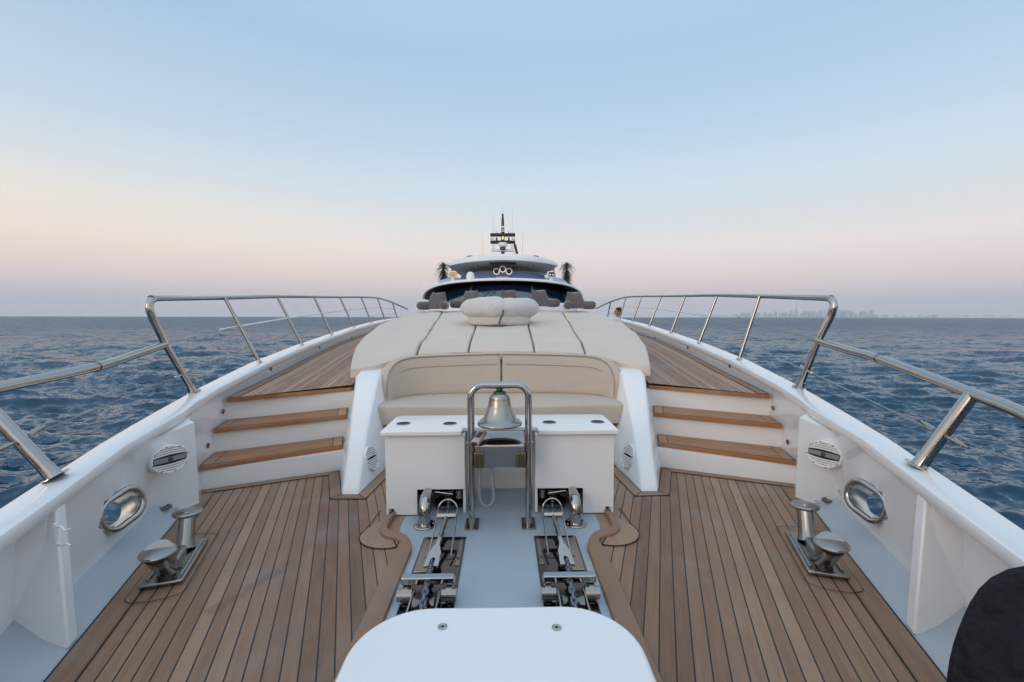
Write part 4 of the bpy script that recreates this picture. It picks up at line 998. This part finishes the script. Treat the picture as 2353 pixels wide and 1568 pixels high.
# backrest pillows with arms
def pillow(px, py, wpx, y, yaw, label, shift=0):
    c = P(px, py, y=y); k = y/1046
    o = thing('backrest_pillow', label, 'pillow', c, 'grey backrest pillows along the head of the sun pads')
    Rz = Matrix.Rotation(yaw, 3, 'Z')
    T = lambda v: c+Rz @ Vector(v)
    # back
    rings = []
    for j in range(17):
        t = j/16; z = .02+.42*t; hw = .335-.165*t**.85+.02*(t > .93)-(.0 if t < .9 else .0); th = .115*(1-.45*t)*(1 if t < .92 else .8)
        hw *= (1 if j < 16 else .90); 
        ring = []
        for q in range(20):
            a = 2*pi*q/20; cx2 = math.copysign(abs(math.cos(a))**.55, math.cos(a)); sy = math.copysign(abs(math.sin(a))**.8, math.sin(a))
            zt = z-.045*(1-abs(cx2)**2)*t**4
            ring.append(T((cx2*hw, sy*th+.12*t, zt)))
        rings.append(ring)
    MB().loft(rings).build('pillow_back', 'grey_velvet', o, angle=70)
    for s in (-1, 1):
        a_, b_ = Vector((s*.24, .02, .105)), Vector((s*.36, -.28, .095)); pts = [T(a_.lerp(b_, t)) for t in (0, .2, .5, .8, .94, .985, 1.0)]
        MB().tube(pts, [.10, .105, .105, .10, .085, .055, .02], 18).build('pillow_arm', 'grey_velvet', o, angle=70)
pillow(1003, 712, 72, 11.35, R_(-24), 'grey backrest pillow at the far left end of the row')
pillow(1078, 708, 66, 11.45, R_(-32), 'grey backrest pillow second from left, partly behind the fleece pouf')
pillow(1168, 706, 50, 11.6, 0, 'grey backrest pillow in the middle, mostly hidden behind the fleece pouf')
pillow(1242, 706, 75, 11.4, R_(22), 'grey backrest pillow right of the fleece pouf')
pillow(1324, 711, 74, 11.35, R_(20), 'grey backrest pillow at the far right end of the row')

# ------------------------------------------------------------------ wheelhouse, brow, flybridge, hardtop
# white sill ahead of the windscreen
def ring_arc(hw, yc, dy, n=28): return [(hw*math.sin(R_(90)*(-1+2*k/n)), yc+dy*(1-math.cos(R_(90)*(-1+2*k/n)))) for k in range(n+1)]
sill = ring_arc(2.55, 12.4, 3.0)
low, hi_ = ring_arc(2.45, 12.7, 3.2), ring_arc(2.5, 15.2, 2.4)
mb = MB(); mb.loft([[(x, y, .5) for x, y in sill], [(x, y, 1.72) for x, y in sill], [(x*.985, y+.06, 1.78) for x, y in sill], [(x*.97, y+.3, 1.82) for x, y in low]], closed=False); mb.build('windscreen_sill', 'gelcoat', yacht)
wh = MB(); n = 28
wsb, wst = [(x*.97, y+.25, 1.80-.1*abs(x/2.45)**2) for x, y in low], [(x, y+.25, 2.56-.22*abs(x/2.5)**2.5) for x, y in hi_]
wh.loft([wsb, wst], closed=False); wso = wh.build('wheelhouse_windscreen', 'glass_dark', yacht)
for k in (0, 5, 10.2, 17.5, 23, 28):
    i = int(k); f = k-i; j = min(28, i+1)
    a = Vector(wsb[i]).lerp(Vector(wsb[j]), f)+Vector((0, -.02, .02)); b_ = Vector(wst[i]).lerp(Vector(wst[j]), f)+Vector((0, -.02, 0))
    MB().tube([a-Vector((0, .03, 0)), b_-Vector((0, .03, 0))], .06, 8).build('mullion', 'black_gloss', wso)
for x in (-.62, .95):
    MB().tube([(x, 13.2, 1.93), (x+.22, 13.9, 2.13)], .014, 6).tube([(x+.02, 13.7, 2.10), (x+.40, 14.1, 2.16)], .012, 6).build('wiper', 'black', wso)
MB().loft([[(x*1.03, y+.35, .6) for x, y in low if abs(x) > 2.2 and x < 0]+[(-2.5, 20, .6)], [(x*1.03, y+.35, 2.1) for x, y in low if abs(x) > 2.2 and x < 0]+[(-2.5, 20, 2.3)]], closed=False).build('wheelhouse_wall', 'gelcoat', yacht)
MB().loft([[(x*1.03, y+.35, .6) for x, y in low if abs(x) > 2.2 and x > 0]+[(2.5, 20, .6)], [(x*1.03, y+.35, 2.1) for x, y in low if abs(x) > 2.2 and x > 0]+[(2.5, 20, 2.3)]], closed=False).build('wheelhouse_wall', 'gelcoat', yacht)
MB().box(-2.4, 2.4, 17.0, 24, 0.2, 2.5).build('wheelhouse_core', 'dark_grey', yacht, smooth=False)
# brow
br = MB(); rings = []
n = 40
for k in range(n+1):
    a = R_(90)*(-1+2*k/n); x = 3.02*math.copysign(abs(math.sin(a))**.92, math.sin(a)) if k != n/2 else 0; y = 14.9+2.6*(1-math.cos(a)); e = abs(x/3.02)
    zb_ = 2.555-.20*e**2.2-.28*e**9; rim = .085+.03*e**3
    rings.append([(x*.93, y+.9, zb_+.03), (x, y+.05, zb_), (x*1.004, y-.005, zb_+.012), (x*1.006, y-.01, zb_+rim*.6), (x*1.0, y+.02, zb_+rim), (x*.96, y+.35, zb_+rim+.05), (x*.90, y+1.6, zb_+rim+.10), (x*.9, y+4.5, zb_+rim+.12), (x*.93, y+4.5, zb_+.03)])
br.loft(rings).build('brow', 'gelcoat', yacht, angle=50)
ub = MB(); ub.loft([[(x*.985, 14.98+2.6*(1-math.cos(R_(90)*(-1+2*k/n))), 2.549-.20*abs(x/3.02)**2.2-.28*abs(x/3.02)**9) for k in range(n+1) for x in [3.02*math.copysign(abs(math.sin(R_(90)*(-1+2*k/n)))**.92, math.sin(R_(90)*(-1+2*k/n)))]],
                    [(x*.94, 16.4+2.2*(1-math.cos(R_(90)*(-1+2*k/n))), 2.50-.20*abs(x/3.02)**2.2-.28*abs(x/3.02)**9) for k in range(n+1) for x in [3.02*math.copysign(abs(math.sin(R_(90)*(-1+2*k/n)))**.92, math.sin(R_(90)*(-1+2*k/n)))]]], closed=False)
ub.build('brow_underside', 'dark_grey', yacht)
# flybridge screen
fa = ring_arc(1.95, 16.9, 1.6, 24)
fb = ring_arc(1.75, 17.6, 1.5, 24)
fs = MB().loft([[(x, y, 2.68) for x, y in fa], [(x, y, 3.17-.10*(x/1.75)**2) for x, y in fb]], closed=False).build('flybridge_windscreen', 'glass_blue', yacht)
for s in (-1, 1):
    MB().lathe([(.62, 0), (.60, .12), (.50, .22), (.3, .29), (0, .31)], (s*1.92, 17.9, 2.60), (0, 0, 1), 28).build('flybridge_bulge', 'glass_pale', yacht)
# seats/console inside the flybridge (white)
MB().box(-1.35, 1.35, 16.72, 16.95, 2.66, 2.76).build('horn_shelf', 'gelcoat', yacht, bevel=.02)
MB().box(-1.6, 1.6, 19.4, 20.2, 2.6, 2.9).build('flybridge_console', 'taupe', yacht, bevel=.03)
# hardtop
ht = MB(); rings = []; n = 36
for k in range(n+1):
    e = -1+2*k/n; x = 2.18*e; yf = 17.0+1.25*abs(e)**2.2
    zt_ = 3.735-.13*abs(e)**2-.05*abs(e)**8; zbm = 3.475-.06*e*e-.02*abs(e)**6
    rings.append([(x, yf, zbm), (x*1.002, yf-.02, zbm+.02), (x, yf, zbm+(zt_-zbm)*.55), (x*.985, yf+.12, zt_), (x*.97, yf+1.2, zt_+.14*(1-e*e)), (x*.96, 21.2, zt_+.05), (x*.88, 20.9, zbm-.10*e*e-.02)])
hto = ht.loft(rings).build('hardtop', 'gelcoat', yacht, angle=50)
ES = [-1+k/12 for k in range(25)]
lf0 = lambda e, t: Vector((2.13*e, 17.06+1.25*abs(e)**2.2, 3.466-.06*e*e-.02*abs(e)**6)).lerp(Vector((1.86*e, 18.9, 3.30-.13*e*e)), t)
un = MB(); un.loft([[lf0(e, 0) for e in ES], [lf0(e, 1) for e in ES]], closed=False)
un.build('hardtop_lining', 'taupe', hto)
for t0, t1 in ((.10, .36), (.56, .98)):
    MB().loft([[lf0(e, t0)-Vector((0, .006, .008)) for e in (-.24, -.12, 0, .12, .24)], [lf0(e, t1)-Vector((0, .006, .008)) for e in (-.24, -.12, 0, .12, .24)]], closed=False).build('sunroof_panel', 'black_gloss', hto, smooth=False)
for sx_ in (-.52, .52):
    MB().obox(lf0(sx_, .4)-Vector((0, 0, .02)), (1, 0, 0), (0, 1, 0), (0, 0, 1), .03, .10, .03).build('soffit_lamp', 'steel_dark', hto, bevel=.01)
for s in (-1, 1):
    MB().tube([(s*2.08, 18.9, 3.40), (s*2.25, 19.3, 2.75)], .045, 8).build('hardtop_strut', 'gelcoat', hto)
    MB().lathe([(.20, 0), (.18, .05), (.1, .09), (0, .10)], (s*1.28, 18.4, 3.745), n=20).build('speaker_dome', 'black_gloss', hto)

def zm(y): return 1.38+(729-y)/1046*19.5
mast = thing('radar_mast', 'black and white radar mast with two dark crossbars on the hardtop', 'mast', (0, 19.5, 3.86))
Y = 19.5
def mbx(x0, x1, y0, y1, d=.12): return MB().box(x0, x1, Y-d, Y+d, zm(y1), zm(y0))
MB().lathe([(.17, 0), (.13, .18), (.12, .25), (0, .25)], (0, Y, 3.80), n=20).build('mast_foot', 'black_gloss', mast)
MB().tube([(0, Y, 4.0), (0, Y, 5.0)], .075, 14).build('mast_column', 'black_gloss', mast)
mbx(-.50, .50, 575.5, 580, .15).build('platform', 'white_plastic', mast, bevel=.01)
mbx(-.53, .53, 539, 546, .09).build('crossbar', 'black_gloss', mast, bevel=.03, seg=3)
mbx(-.53, .53, 555.3, 562.3, .09).build('crossbar', 'black_gloss', mast, bevel=.03, seg=3)
MB().lathe([(0, 0), (.10, 0), (.12, .05), (.19, .08), (.195, .16), (.17, .21), (0, .23)], (0, Y-.28, zm(574)), n=28).build('radar_dome', 'white_plastic', mast)
MB().lathe([(.11, -.10), (.13, 0), (.11, .04), (0, .04)], (0, Y-.28, zm(573)), n=20).build('radar_pedestal', 'dark_grey', mast)
MB().tube([(0, Y, zm(537)), (0, Y, zm(530)), (0, Y, zm(508)), (0, Y, zm(500)), (0, Y, zm(496))], [.07, .068, .055, .04, .05], 14).build('mast_pole', 'black_gloss', mast)
MB().lathe([(.03, 0), (.055, 0), (.055, .03), (.03, .03)], (0, Y-.08, zm(525.5)), (0, -1, 0), 20).build('light_ring', 'white_plastic', mast)
mbx(-.075, .075, 531, 533, .09).build('white_band', 'white_plastic', mast); mbx(-.075, .075, 534.5, 536, .09).build('white_band', 'white_plastic', mast)
MB().tube([(0, Y, zm(497)), (0, Y, zm(478))], [.008, .006], 6).build('aerial', 'steel_dark', mast)
mbx(-.03, .03, 547, 553.5, .14).build('masthead_light', 'amber', mast)
for s in (-1, 1):
    mbx(s*.26-.035, s*.26+.035, 548.5, 555, .06).build('side_light', 'black_gloss' if s > 0 else 'red_plastic', mast)
    mbx(s*.455-.08, s*.455+.08, 548, 553, .06).build('floodlight', 'white_plastic', mast, bevel=.01)
    mbx(s*.40-.05, s*.40+.05, 565, 574.5, .06).build('lantern', 'white_plastic', mast, bevel=.01)
    MB().tube([(s*.42, Y, zm(538.5)), (s*.42, Y, zm(480))], [.010, .005], 6).build('aerial', 'white_plastic', mast)
    MB().tube([(s*.335, Y, zm(538.5)), (s*.335, Y, zm(515))], [.010, .006], 6).build('aerial', 'white_plastic', mast)
    mbx(s*.245-.025, s*.245+.025, 533, 538.5, .03).build('gps_antenna', 'white_plastic', mast, bevel=.008)
    w = MB().tube([(s*.80, 18.6, 3.80), (s*.82, 18.6, 1.38+(729-531)/1046*18.6)], [.008, .004], 6).build('whip_antenna', 'steel_satin')
    tag(w, 'thin whip aerial standing on the hardtop %s of the mast' % SIDE[s], 'antenna', 'whip aerials on the hardtop')
# flag
fg = thing('flag', 'dark drooping flag with green and red folds just right of the radar mast', 'flag', (.52, 20.3, 4.0))
def fz(y): return 1.38+(729-y)/1046*20.3
def fx(x): return (x-1158.5)/1046*20.3
for (m_, off_) in (('red_cloth', 0), ('black', .022), ('green_cloth', .05)):
    MB().grid(lambda u, v: (fx(1184+5.5*u)+off_*1.2+.02*math.sin(5*u+v*6), 20.3+.05*math.sin(9*v), fz(564+20*u)-.0+.0*v-off_*1.1*(1-v)*0+.12*(v-.5)*(1-.4*u)), 12, 5).build('flag_stripe', m_, fg)
MB().tube([(.50, 20.32, 3.8), (.50, 20.32, 4.6)], .008, 6).build('flag_pole', 'steel_dark', fg)
# horns
hn = thing('air_horn', 'cluster of three chrome trumpet horns on the brow shelf', 'horn', (-.03, 16.6, 2.78))
for px, py in ((1140.8, 624), (1155.3, 619), (1169.5, 624)):
    q = P(px, py, y=16.4)
    MB().lathe([(.078, -.01), (.105, 0), (.118, .0), (.118, -.015), (.10, -.05), (.06, -.14), (.03, -.30), (.03, -.45), (0, -.45), ], q, (0, -1, 0), 28).build('trumpet', 'chrome', hn)
    MB().lathe([(0, -.02), (.082, -.02), (.082, .004), (0, .004)], q, (0, -1, 0), 24).build('trumpet_mouth', 'black', hn)
q = P(1155, 633, y=16.6); MB().box(q.x-.22, q.x+.22, 16.5, 16.8, 2.755, 2.85).build('horn_bracket', 'steel', hn, bevel=.02)
# searchlights
for s, px in ((-1, 1040), (1, 1267)):
    q = P(px, 631, y=16.9); tx = 'with an orange lens at the left end of the brow' if s < 0 else 'with twin bulbs at the right end of the brow'
    sl = thing('searchlight', 'white searchlight '+tx, 'searchlight', (q.x, q.y, 2.7), 'searchlights on the brow')
    MB().box(q.x-.15, q.x+.15, q.y-.08, q.y+.2, q.z-.11, q.z+.11).build('lamp_housing', 'white_plastic', sl, bevel=.04, seg=3)
    MB().box(q.x-.11, q.x+.11, q.y-.10, q.y-.075, q.z-.08, q.z+.08).build('lamp_lens', 'lamp_orange' if s < 0 else 'black_gloss', sl, bevel=.01)
    if s > 0:
        for k in (-1, 1): MB().lathe([(0, 0), (.035, 0), (.03, .02), (0, .025)], (q.x+k*.05, q.y-.10, q.z-.02), (0, -1, 0), 16).build('bulb', 'white_plastic', sl)
    MB().lathe([(.16, -.02), (.13, .02), (.07, .05), (.06, .25), (0, .25)], (q.x, q.y+.03, q.z-.36), n=18).build('lamp_base', 'white_plastic', sl)
q = P(1081, 640, y=16.6); tag(MB().lathe([(.15, -.04), (.15, .08), (.12, .18), (.06, .23), (0, .24)], q, n=24).build('satellite_dome', 'white_plastic'), 'small white dome on the brow left of the horns', 'antenna')
# potted dracaenas
for s, px, top, bot, wpx in ((-1, 1019, 598, 648, 30), (1, 1302, 596, 648, 30)):
    c = P(px, 650, y=18.3); pt = thing('potted_plant', 'spiky dark green potted plant beside the %s end of the hardtop' % SIDE[s], 'plant', (c.x, c.y, 2.3), 'plants on the flybridge')
    r2 = random.Random(5+s)
    MB().lathe([(.14, 0), (.19, .36), (.17, .36), (.16, .33), (0, .33)], (c.x, c.y, 2.35), n=20).build('pot', 'dark_grey', pt)
    MB().tube([(c.x, c.y, 2.6), (c.x+.02, c.y, 3.0), (c.x, c.y, 3.4)], [.03, .025, .018], 8).build('stem', 'bark', pt)
    lf_ = MB()
    for j in range(520):
        t = r2.random(); zc_ = 2.72+.78*t; a = r2.random()*2*pi; up_ = (r2.uniform(-.2, .9) if t > .7 else r2.uniform(-.7, .35)); Ln = r2.uniform(.24, .46)*(1.0 if t > .65 else .62)
        d = Vector((math.cos(a), math.sin(a), up_)).normalized(); q = Vector((c.x, c.y, zc_))+Vector((d.x, d.y, 0))*.02
        sd_ = d.cross(Vector((0, 0, 1))).normalized()*.019; prev = None
        for k in range(5):
            f = k/4; p_ = q+d*Ln*f-Vector((0, 0, .55*Ln*f*f)); w_ = sd_*(1-f*.92)
            cur = (lf_.V(p_-w_), lf_.V(p_+w_))
            if prev: lf_.F((prev[0], prev[1], cur[1], cur[0]))
            prev = cur
    lf_.build('foliage', 'leaf', pt)

# ------------------------------------------------------------------ people
def skin_body(name, nodes, edges, m, parent, sub=2):
    """nodes: {key:(co,(rx,ry))}; a single skinned surface"""
    keys = list(nodes); me = bpy.data.meshes.new(name); off = wloc(parent) if parent else Vector((0, 0, 0))
    me.from_pydata([Vector(nodes[k][0])-off for k in keys], [(keys.index(a), keys.index(b_)) for a, b_ in edges], [])
    me.materials.append(MAT[m]); o = bpy.data.objects.new(name, me); COL.objects.link(o)
    if parent: o.parent = parent
    md = o.modifiers.new('skin', 'SKIN'); md.use_smooth_shade = True
    if not me.skin_vertices: me.skin_vertices.new() if hasattr(me.skin_vertices, 'new') else None
    lay = me.skin_vertices[0].data
    for i, k in enumerate(keys): r = nodes[k][1]; lay[i].radius = r if isinstance(r, tuple) else (r, r); lay[i].use_root = (i == 0)
    ss = o.modifiers.new('s', 'SUBSURF'); ss.levels = sub; ss.render_levels = sub
    dg = bpy.context.evaluated_depsgraph_get(); dg.update(); m2 = bpy.data.meshes.new_from_object(o.evaluated_get(dg)); o.modifiers.clear(); o.data = m2
    m2.polygons.foreach_set('use_smooth', [True]*len(m2.polygons))
    if not m2.materials: m2.materials.append(MAT[m])
    return o
def add_skin_layer(): pass
# man on the right side deck, seen in profile facing left
hd_ = P(1419, 718, y=12.85); hx, hy, hzz = hd_.x+.01, hd_.y, hd_.z
pm = thing('person', 'dark-haired man in a white shirt standing on the right side walkway facing left', 'person', (hx, hy, hzz-1.62))
zf = hzz-1.62
nodes = {'pel': ((hx+.04, hy, zf+.93), (.15, .11)), 'wai': ((hx+.04, hy, zf+1.08), (.125, .10)), 'che': ((hx+.03, hy, zf+1.32), (.15, .115)), 'nek0': ((hx+.02, hy, zf+1.43), (.075, .075)), 'nek': ((hx+.01, hy, zf+1.50), (.055, .055)),
         'skul': ((hx, hy, zf+1.60), (.082, .075)), 'top': ((hx+.005, hy, zf+1.68), (.065, .065)),
         'sl': ((hx+.03, hy-.18, zf+1.42), .06), 'el': ((hx+.05, hy-.22, zf+1.10), .043), 'wl': ((hx-.10, hy-.20, zf+.90), .030), 'sr': ((hx+.03, hy+.18, zf+1.42), .06), 'er': ((hx+.05, hy+.22, zf+1.10), .043), 'wr': ((hx-.10, hy+.20, zf+.90), .030),
         'hl': ((hx+.04, hy-.09, zf+.86), .09), 'kl': ((hx+.02, hy-.10, zf+.48), .062), 'al': ((hx+.04, hy-.10, zf+.08), .042), 'fl': ((hx-.12, hy-.10, zf+.04), .038),
         'hr': ((hx+.04, hy+.09, zf+.86), .09), 'kr': ((hx+.02, hy+.10, zf+.48), .062), 'ar': ((hx+.04, hy+.10, zf+.08), .042), 'fr': ((hx-.12, hy+.10, zf+.04), .038)}
ed = [('pel', 'wai'), ('wai', 'che'), ('che', 'nek0'), ('nek0', 'nek'), ('nek', 'skul'), ('skul', 'top'), ('che', 'sl'), ('sl', 'el'), ('el', 'wl'), ('che', 'sr'), ('sr', 'er'), ('er', 'wr'), ('pel', 'hl'), ('hl', 'kl'), ('kl', 'al'), ('al', 'fl'), ('pel', 'hr'), ('hr', 'kr'), ('kr', 'ar'), ('ar', 'fr')]
skin_body('body', nodes, ed, 'skin', pm)
# face features
hb = MB(); hb.lathe([(0, -.10), (.03, -.09), (.055, -.06), (.07, -.01), (.078, .04), (.075, .08), (.055, .115), (.02, .13), (0, .132)], (hx-.012, hy, hzz-.02), (0, 0, 1), 20).build('face', 'skin', pm)
MB().tube([(hx-.085, hy, hzz+.03), (hx-.112, hy, hzz-.012), (hx-.085, hy, hzz-.022)], [.008, .014, .008], 8).build('nose', 'skin', pm)
for k in (-1, 1):
    MB().lathe([(0, -.008), (.012, 0), (0, .008)], (hx-.078, hy+k*.032, hzz+.025), (1, 0, 0), 10).build('eye', 'hair', pm)
    MB().lathe([(0, -.006), (.022, 0), (.026, .006), (0, .01)], (hx+.02, hy+k*.083, hzz+.01), (0, k, 0), 12).build('ear', 'skin', pm)
MB().tube([(hx-.088, hy-.02, hzz-.05), (hx-.094, hy, hzz-.048), (hx-.088, hy+.02, hzz-.05)], .006, 6).build('mouth', 'red_cloth', pm)
def hairf(u, v):
    a = 2*pi*u; ph = pi*.62*v
    r = .098+.006*noise.noise(Vector((math.cos(a)*9, math.sin(a)*9, ph*9)))
    x = math.sin(ph)*math.cos(a); yv = math.sin(ph)*math.sin(a); z = math.cos(ph)
    cut = 1 if x > -.25 else max(.25, 1-(-x-.25)*1.1)
    return (hx+.022+r*x*1.08*(1 if x > 0 else .95), hy+r*yv*.92, hzz+.04+r*max(z, .35 if x < -.45 else -.9)*1.05)
MB().grid(hairf, 28, 14).build('hair', 'hair', pm)
nodes2 = {k: (v[0], tuple(r+.022 for r in (v[1] if isinstance(v[1], tuple) else (v[1], v[1])))) for k, v in nodes.items() if k in ('pel', 'wai', 'che', 'sl', 'el', 'sr', 'er')}
nodes2['nk'] = ((hx+.025, hy, zf+1.49), (.08, .08)); nodes2['el'] = ((hx+.045, hy-.21, zf+1.15), (.065, .065)); nodes2['er'] = ((hx+.045, hy+.21, zf+1.15), (.065, .065))
skin_body('shirt', nodes2, [('pel', 'wai'), ('wai', 'che'), ('che', 'nk'), ('che', 'sl'), ('sl', 'el'), ('che', 'sr'), ('sr', 'er')], 'shirt', pm)
nodes3 = {'pel': ((hx+.04, hy, zf+.94), (.165, .125))}
for k in ('hl', 'kl', 'al', 'hr', 'kr', 'ar'): v = nodes[k]; r = v[1]; nodes3[k] = (v[0], (r+.02, r+.02))
skin_body('trousers', nodes3, [('pel', 'hl'), ('hl', 'kl'), ('kl', 'al'), ('pel', 'hr'), ('hr', 'kr'), ('kr', 'ar')], 'denim_black', pm)
# lower aft side walkway he stands on
for s in (-1, 1):
    MB().prism([(s*2.4, 12.31), (s*3.1, 12.31), (s*3.1, 22), (s*2.4, 22)], zf-.06, zf, lambda p: (abs(p[0]), p[1])).build('aft_walkway', 'teak_side', yacht, smooth=False)
    MB().prism([(s*2.4, 12.26), (s*3.1, 12.26), (s*3.1, 12.305), (s*2.4, 12.305)], zf-.06, 1.07).build('walkway_bulkhead', 'gelcoat', yacht, smooth=False)

# person sitting on the near right bulwark: black-trousered knee at the frame edge
kx, ky, kz = 1.60, 1.22, .60
ps = thing('person', 'person in black trousers beside the near right bulwark, one bent knee showing', 'person', (1.75, .6, 0))
n4 = {'pel': ((1.86, .62, .68), (.165, .15)), 'hl': ((1.80, .70, .68), (.12, .12)), 'ml': ((1.72, .95, .67), (.105, .105)), 'kl': ((1.52, 1.20, .575), (.145, .145)), 'sl': ((1.33, 1.10, .38), (.135, .135)), 'al': ((1.22, 1.04, .10), (.08, .08)),
      'hr': ((1.84, .50, .68), (.12, .12)), 'mr': ((1.66, .42, .66), (.10, .10)), 'kr': ((1.40, .36, .60), (.085, .085)), 'sr': ((1.38, .36, .36), (.07, .07)), 'ar': ((1.36, .34, .10), (.055, .055))}
skin_body('trousers', n4, [('pel', 'hl'), ('hl', 'ml'), ('ml', 'kl'), ('kl', 'sl'), ('sl', 'al'), ('pel', 'hr'), ('hr', 'mr'), ('mr', 'kr'), ('kr', 'sr'), ('sr', 'ar')], 'denim_black', ps)
n5 = {'pel': ((1.86, .60, .72), (.15, .13)), 'wai': ((1.88, .57, .88), (.13, .11)), 'che': ((1.88, .52, 1.10), (.16, .12)), 'nk': ((1.86, .48, 1.27), (.06, .06)), 'sk': ((1.83, .47, 1.40), (.08, .08)), 'tp': ((1.82, .47, 1.49), (.065, .065)),
      'sl': ((1.84, .72, 1.20), .06), 'el': ((1.80, .80, .96), .045), 'wl': ((1.70, .68, .82), .032), 'sr': ((1.84, .32, 1.20), .06), 'er': ((1.80, .24, .96), .045), 'wr': ((1.62, .36, .80), .032),
      'fl': ((kx-.14, ky-.08, .05), .045), 'tl': ((kx-.28, ky-.10, .035), .035), }
skin_body('body', {k: v for k, v in n5.items() if k not in ('fl', 'tl')}, [('pel', 'wai'), ('wai', 'che'), ('che', 'nk'), ('nk', 'sk'), ('sk', 'tp'), ('che', 'sl'), ('sl', 'el'), ('el', 'wl'), ('che', 'sr'), ('sr', 'er'), ('er', 'wr')], 'skin', ps)
n6 = {k: (n5[k][0], tuple(r+.02 for r in (n5[k][1] if isinstance(n5[k][1], tuple) else (n5[k][1],)*2))) for k in ('pel', 'wai', 'che', 'sl', 'el', 'sr', 'er')}
skin_body('jacket', n6, [('pel', 'wai'), ('wai', 'che'), ('che', 'sl'), ('sl', 'el'), ('che', 'sr'), ('sr', 'er')], 'denim_black', ps)
for (x, y) in ((1.22, 1.04), (1.36, .34)):
    MB().lathe([(0, -.01), (.05, 0), (.05, .06), (.03, .085), (0, .09)], (x, y, .012), n=14).box(x-.20, x+.04, y-.045, y+.045, .012, .07).build('shoe', 'black', ps, bevel=.015)

# ------------------------------------------------------------------ far skyline on the horizon
D = 18000.; rk = random.Random(11)
def sky_at(px, d=D):
    v = P(px, 729, y=d); return v.x
land = MB(); x0, x1 = sky_at(1560), sky_at(2900)
tl = MB(); ring1 = []
nn_ = 60
for k in range(nn_+1):
    x = x0+(x1-x0)*k/nn_; h = 14+10*noise.noise(Vector((k*.3, 1, 0))); ring1.append([(x, D+700, -4), (x, D+700, h), (x, D+1500, h+6), (x, D+1500, -4)])
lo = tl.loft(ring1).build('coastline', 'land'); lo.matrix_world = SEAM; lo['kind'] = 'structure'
def tower(px, hpx, wpx, style=0, d=D):
    x = sky_at(px, d); h = hpx/1046*d; w = wpx/1046*d/2
    mb = MB(); o = thing('skyscraper', '', 'skyscraper', (0, 0, 0), 'hazy skyscrapers along the far shore')
    if style == 2:       # tapering spire
        prof = [(w*2.4, 0), (w*2.2, h*.2), (w*1.7, h*.21), (w*1.5, h*.38), (w*1.15, h*.39), (w*.95, h*.55), (w*.7, h*.56), (w*.5, h*.72), (w*.25, h*.73), (w*.18, h*.86), (3, h*.87), (2, h)]
        mb.lathe([(r, z) for r, z in prof], (x, d, -2), n=12)
    else:
        mb.box(x-w, x+w, d-w, d+w, -2, h*(.9 if style else 1))
        if style == 1: mb.box(x-w*.5, x+w*.5, d-w*.5, d+w*.5, h*.9, h)
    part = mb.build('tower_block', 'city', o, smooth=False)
    o.matrix_world = SEAM
    return o
bl = []
px = 1640
while px < 2020:
    dens = 1 if 1690 < px < 1760 or 1780 < px < 2010 else .55
    big = 1760 < px < 2010
    hp_ = rk.uniform(5, 13)*(1.25 if big else .8)*dens+2
    bl.append((px, hp_, rk.uniform(2.2, 5.0), rk.choice((0, 0, 1)))); px += rk.uniform(3.5, 8.5)
for p_ in ((1905, 22, 7, 0), (1924, 20, 5, 0), (1938, 19, 9, 0), (1985, 17, 5, 1), (2003, 19, 6, 0), (1948, 15, 5, 0), (1800, 14, 4, 1), (1870, 16, 4, 1), (1855, 13, 4, 1)): bl.append(p_)
for k in range(16): bl.append((2035+k*19+rk.uniform(-6, 6), rk.uniform(3, 8.5), rk.uniform(3, 8), 0))
bl.append((1829, 40, 3.4, 2))
bl.sort()
for i, (px, h_, w_, stl) in enumerate(bl):
    o = tower(px, h_, w_, stl, D+rk.uniform(-300, 300))
    o['label'] = 'tallest needle-like skyscraper of the faint city on the horizon' if stl == 2 else 'faint hazy tower block in the distant city on the horizon'
# small boats on the horizon
def ship(px, d, Lm, label, m='dark_grey'):
    x = P(px, 729, y=d).x; o = thing('distant_boat', label, 'boat', (0, 0, 0))
    a = Lm/2; MB().loft([[(x-a*.9, d, -.5), (x+a*.9, d, -.5), (x+a*.9, d+Lm*.2, -.5), (x-a*.9, d+Lm*.2, -.5)], [(x-a, d-1, Lm*.09), (x+a, d-1, Lm*.09), (x+a, d+Lm*.22, Lm*.09), (x-a, d+Lm*.22, Lm*.09)]]).build('boat_hull', m, o, smooth=False)
    MB().box(x-a*.55, x-a*.1, d, d+Lm*.15, Lm*.085, Lm*.24).box(x+a*.1, x+a*.5, d, d+Lm*.15, Lm*.085, Lm*.17).build('deckhouse', m, o, smooth=False)
    o.matrix_world = SEAM
ship(1700, 2600, 26, 'small dark boat low on the right horizon between the rail posts')
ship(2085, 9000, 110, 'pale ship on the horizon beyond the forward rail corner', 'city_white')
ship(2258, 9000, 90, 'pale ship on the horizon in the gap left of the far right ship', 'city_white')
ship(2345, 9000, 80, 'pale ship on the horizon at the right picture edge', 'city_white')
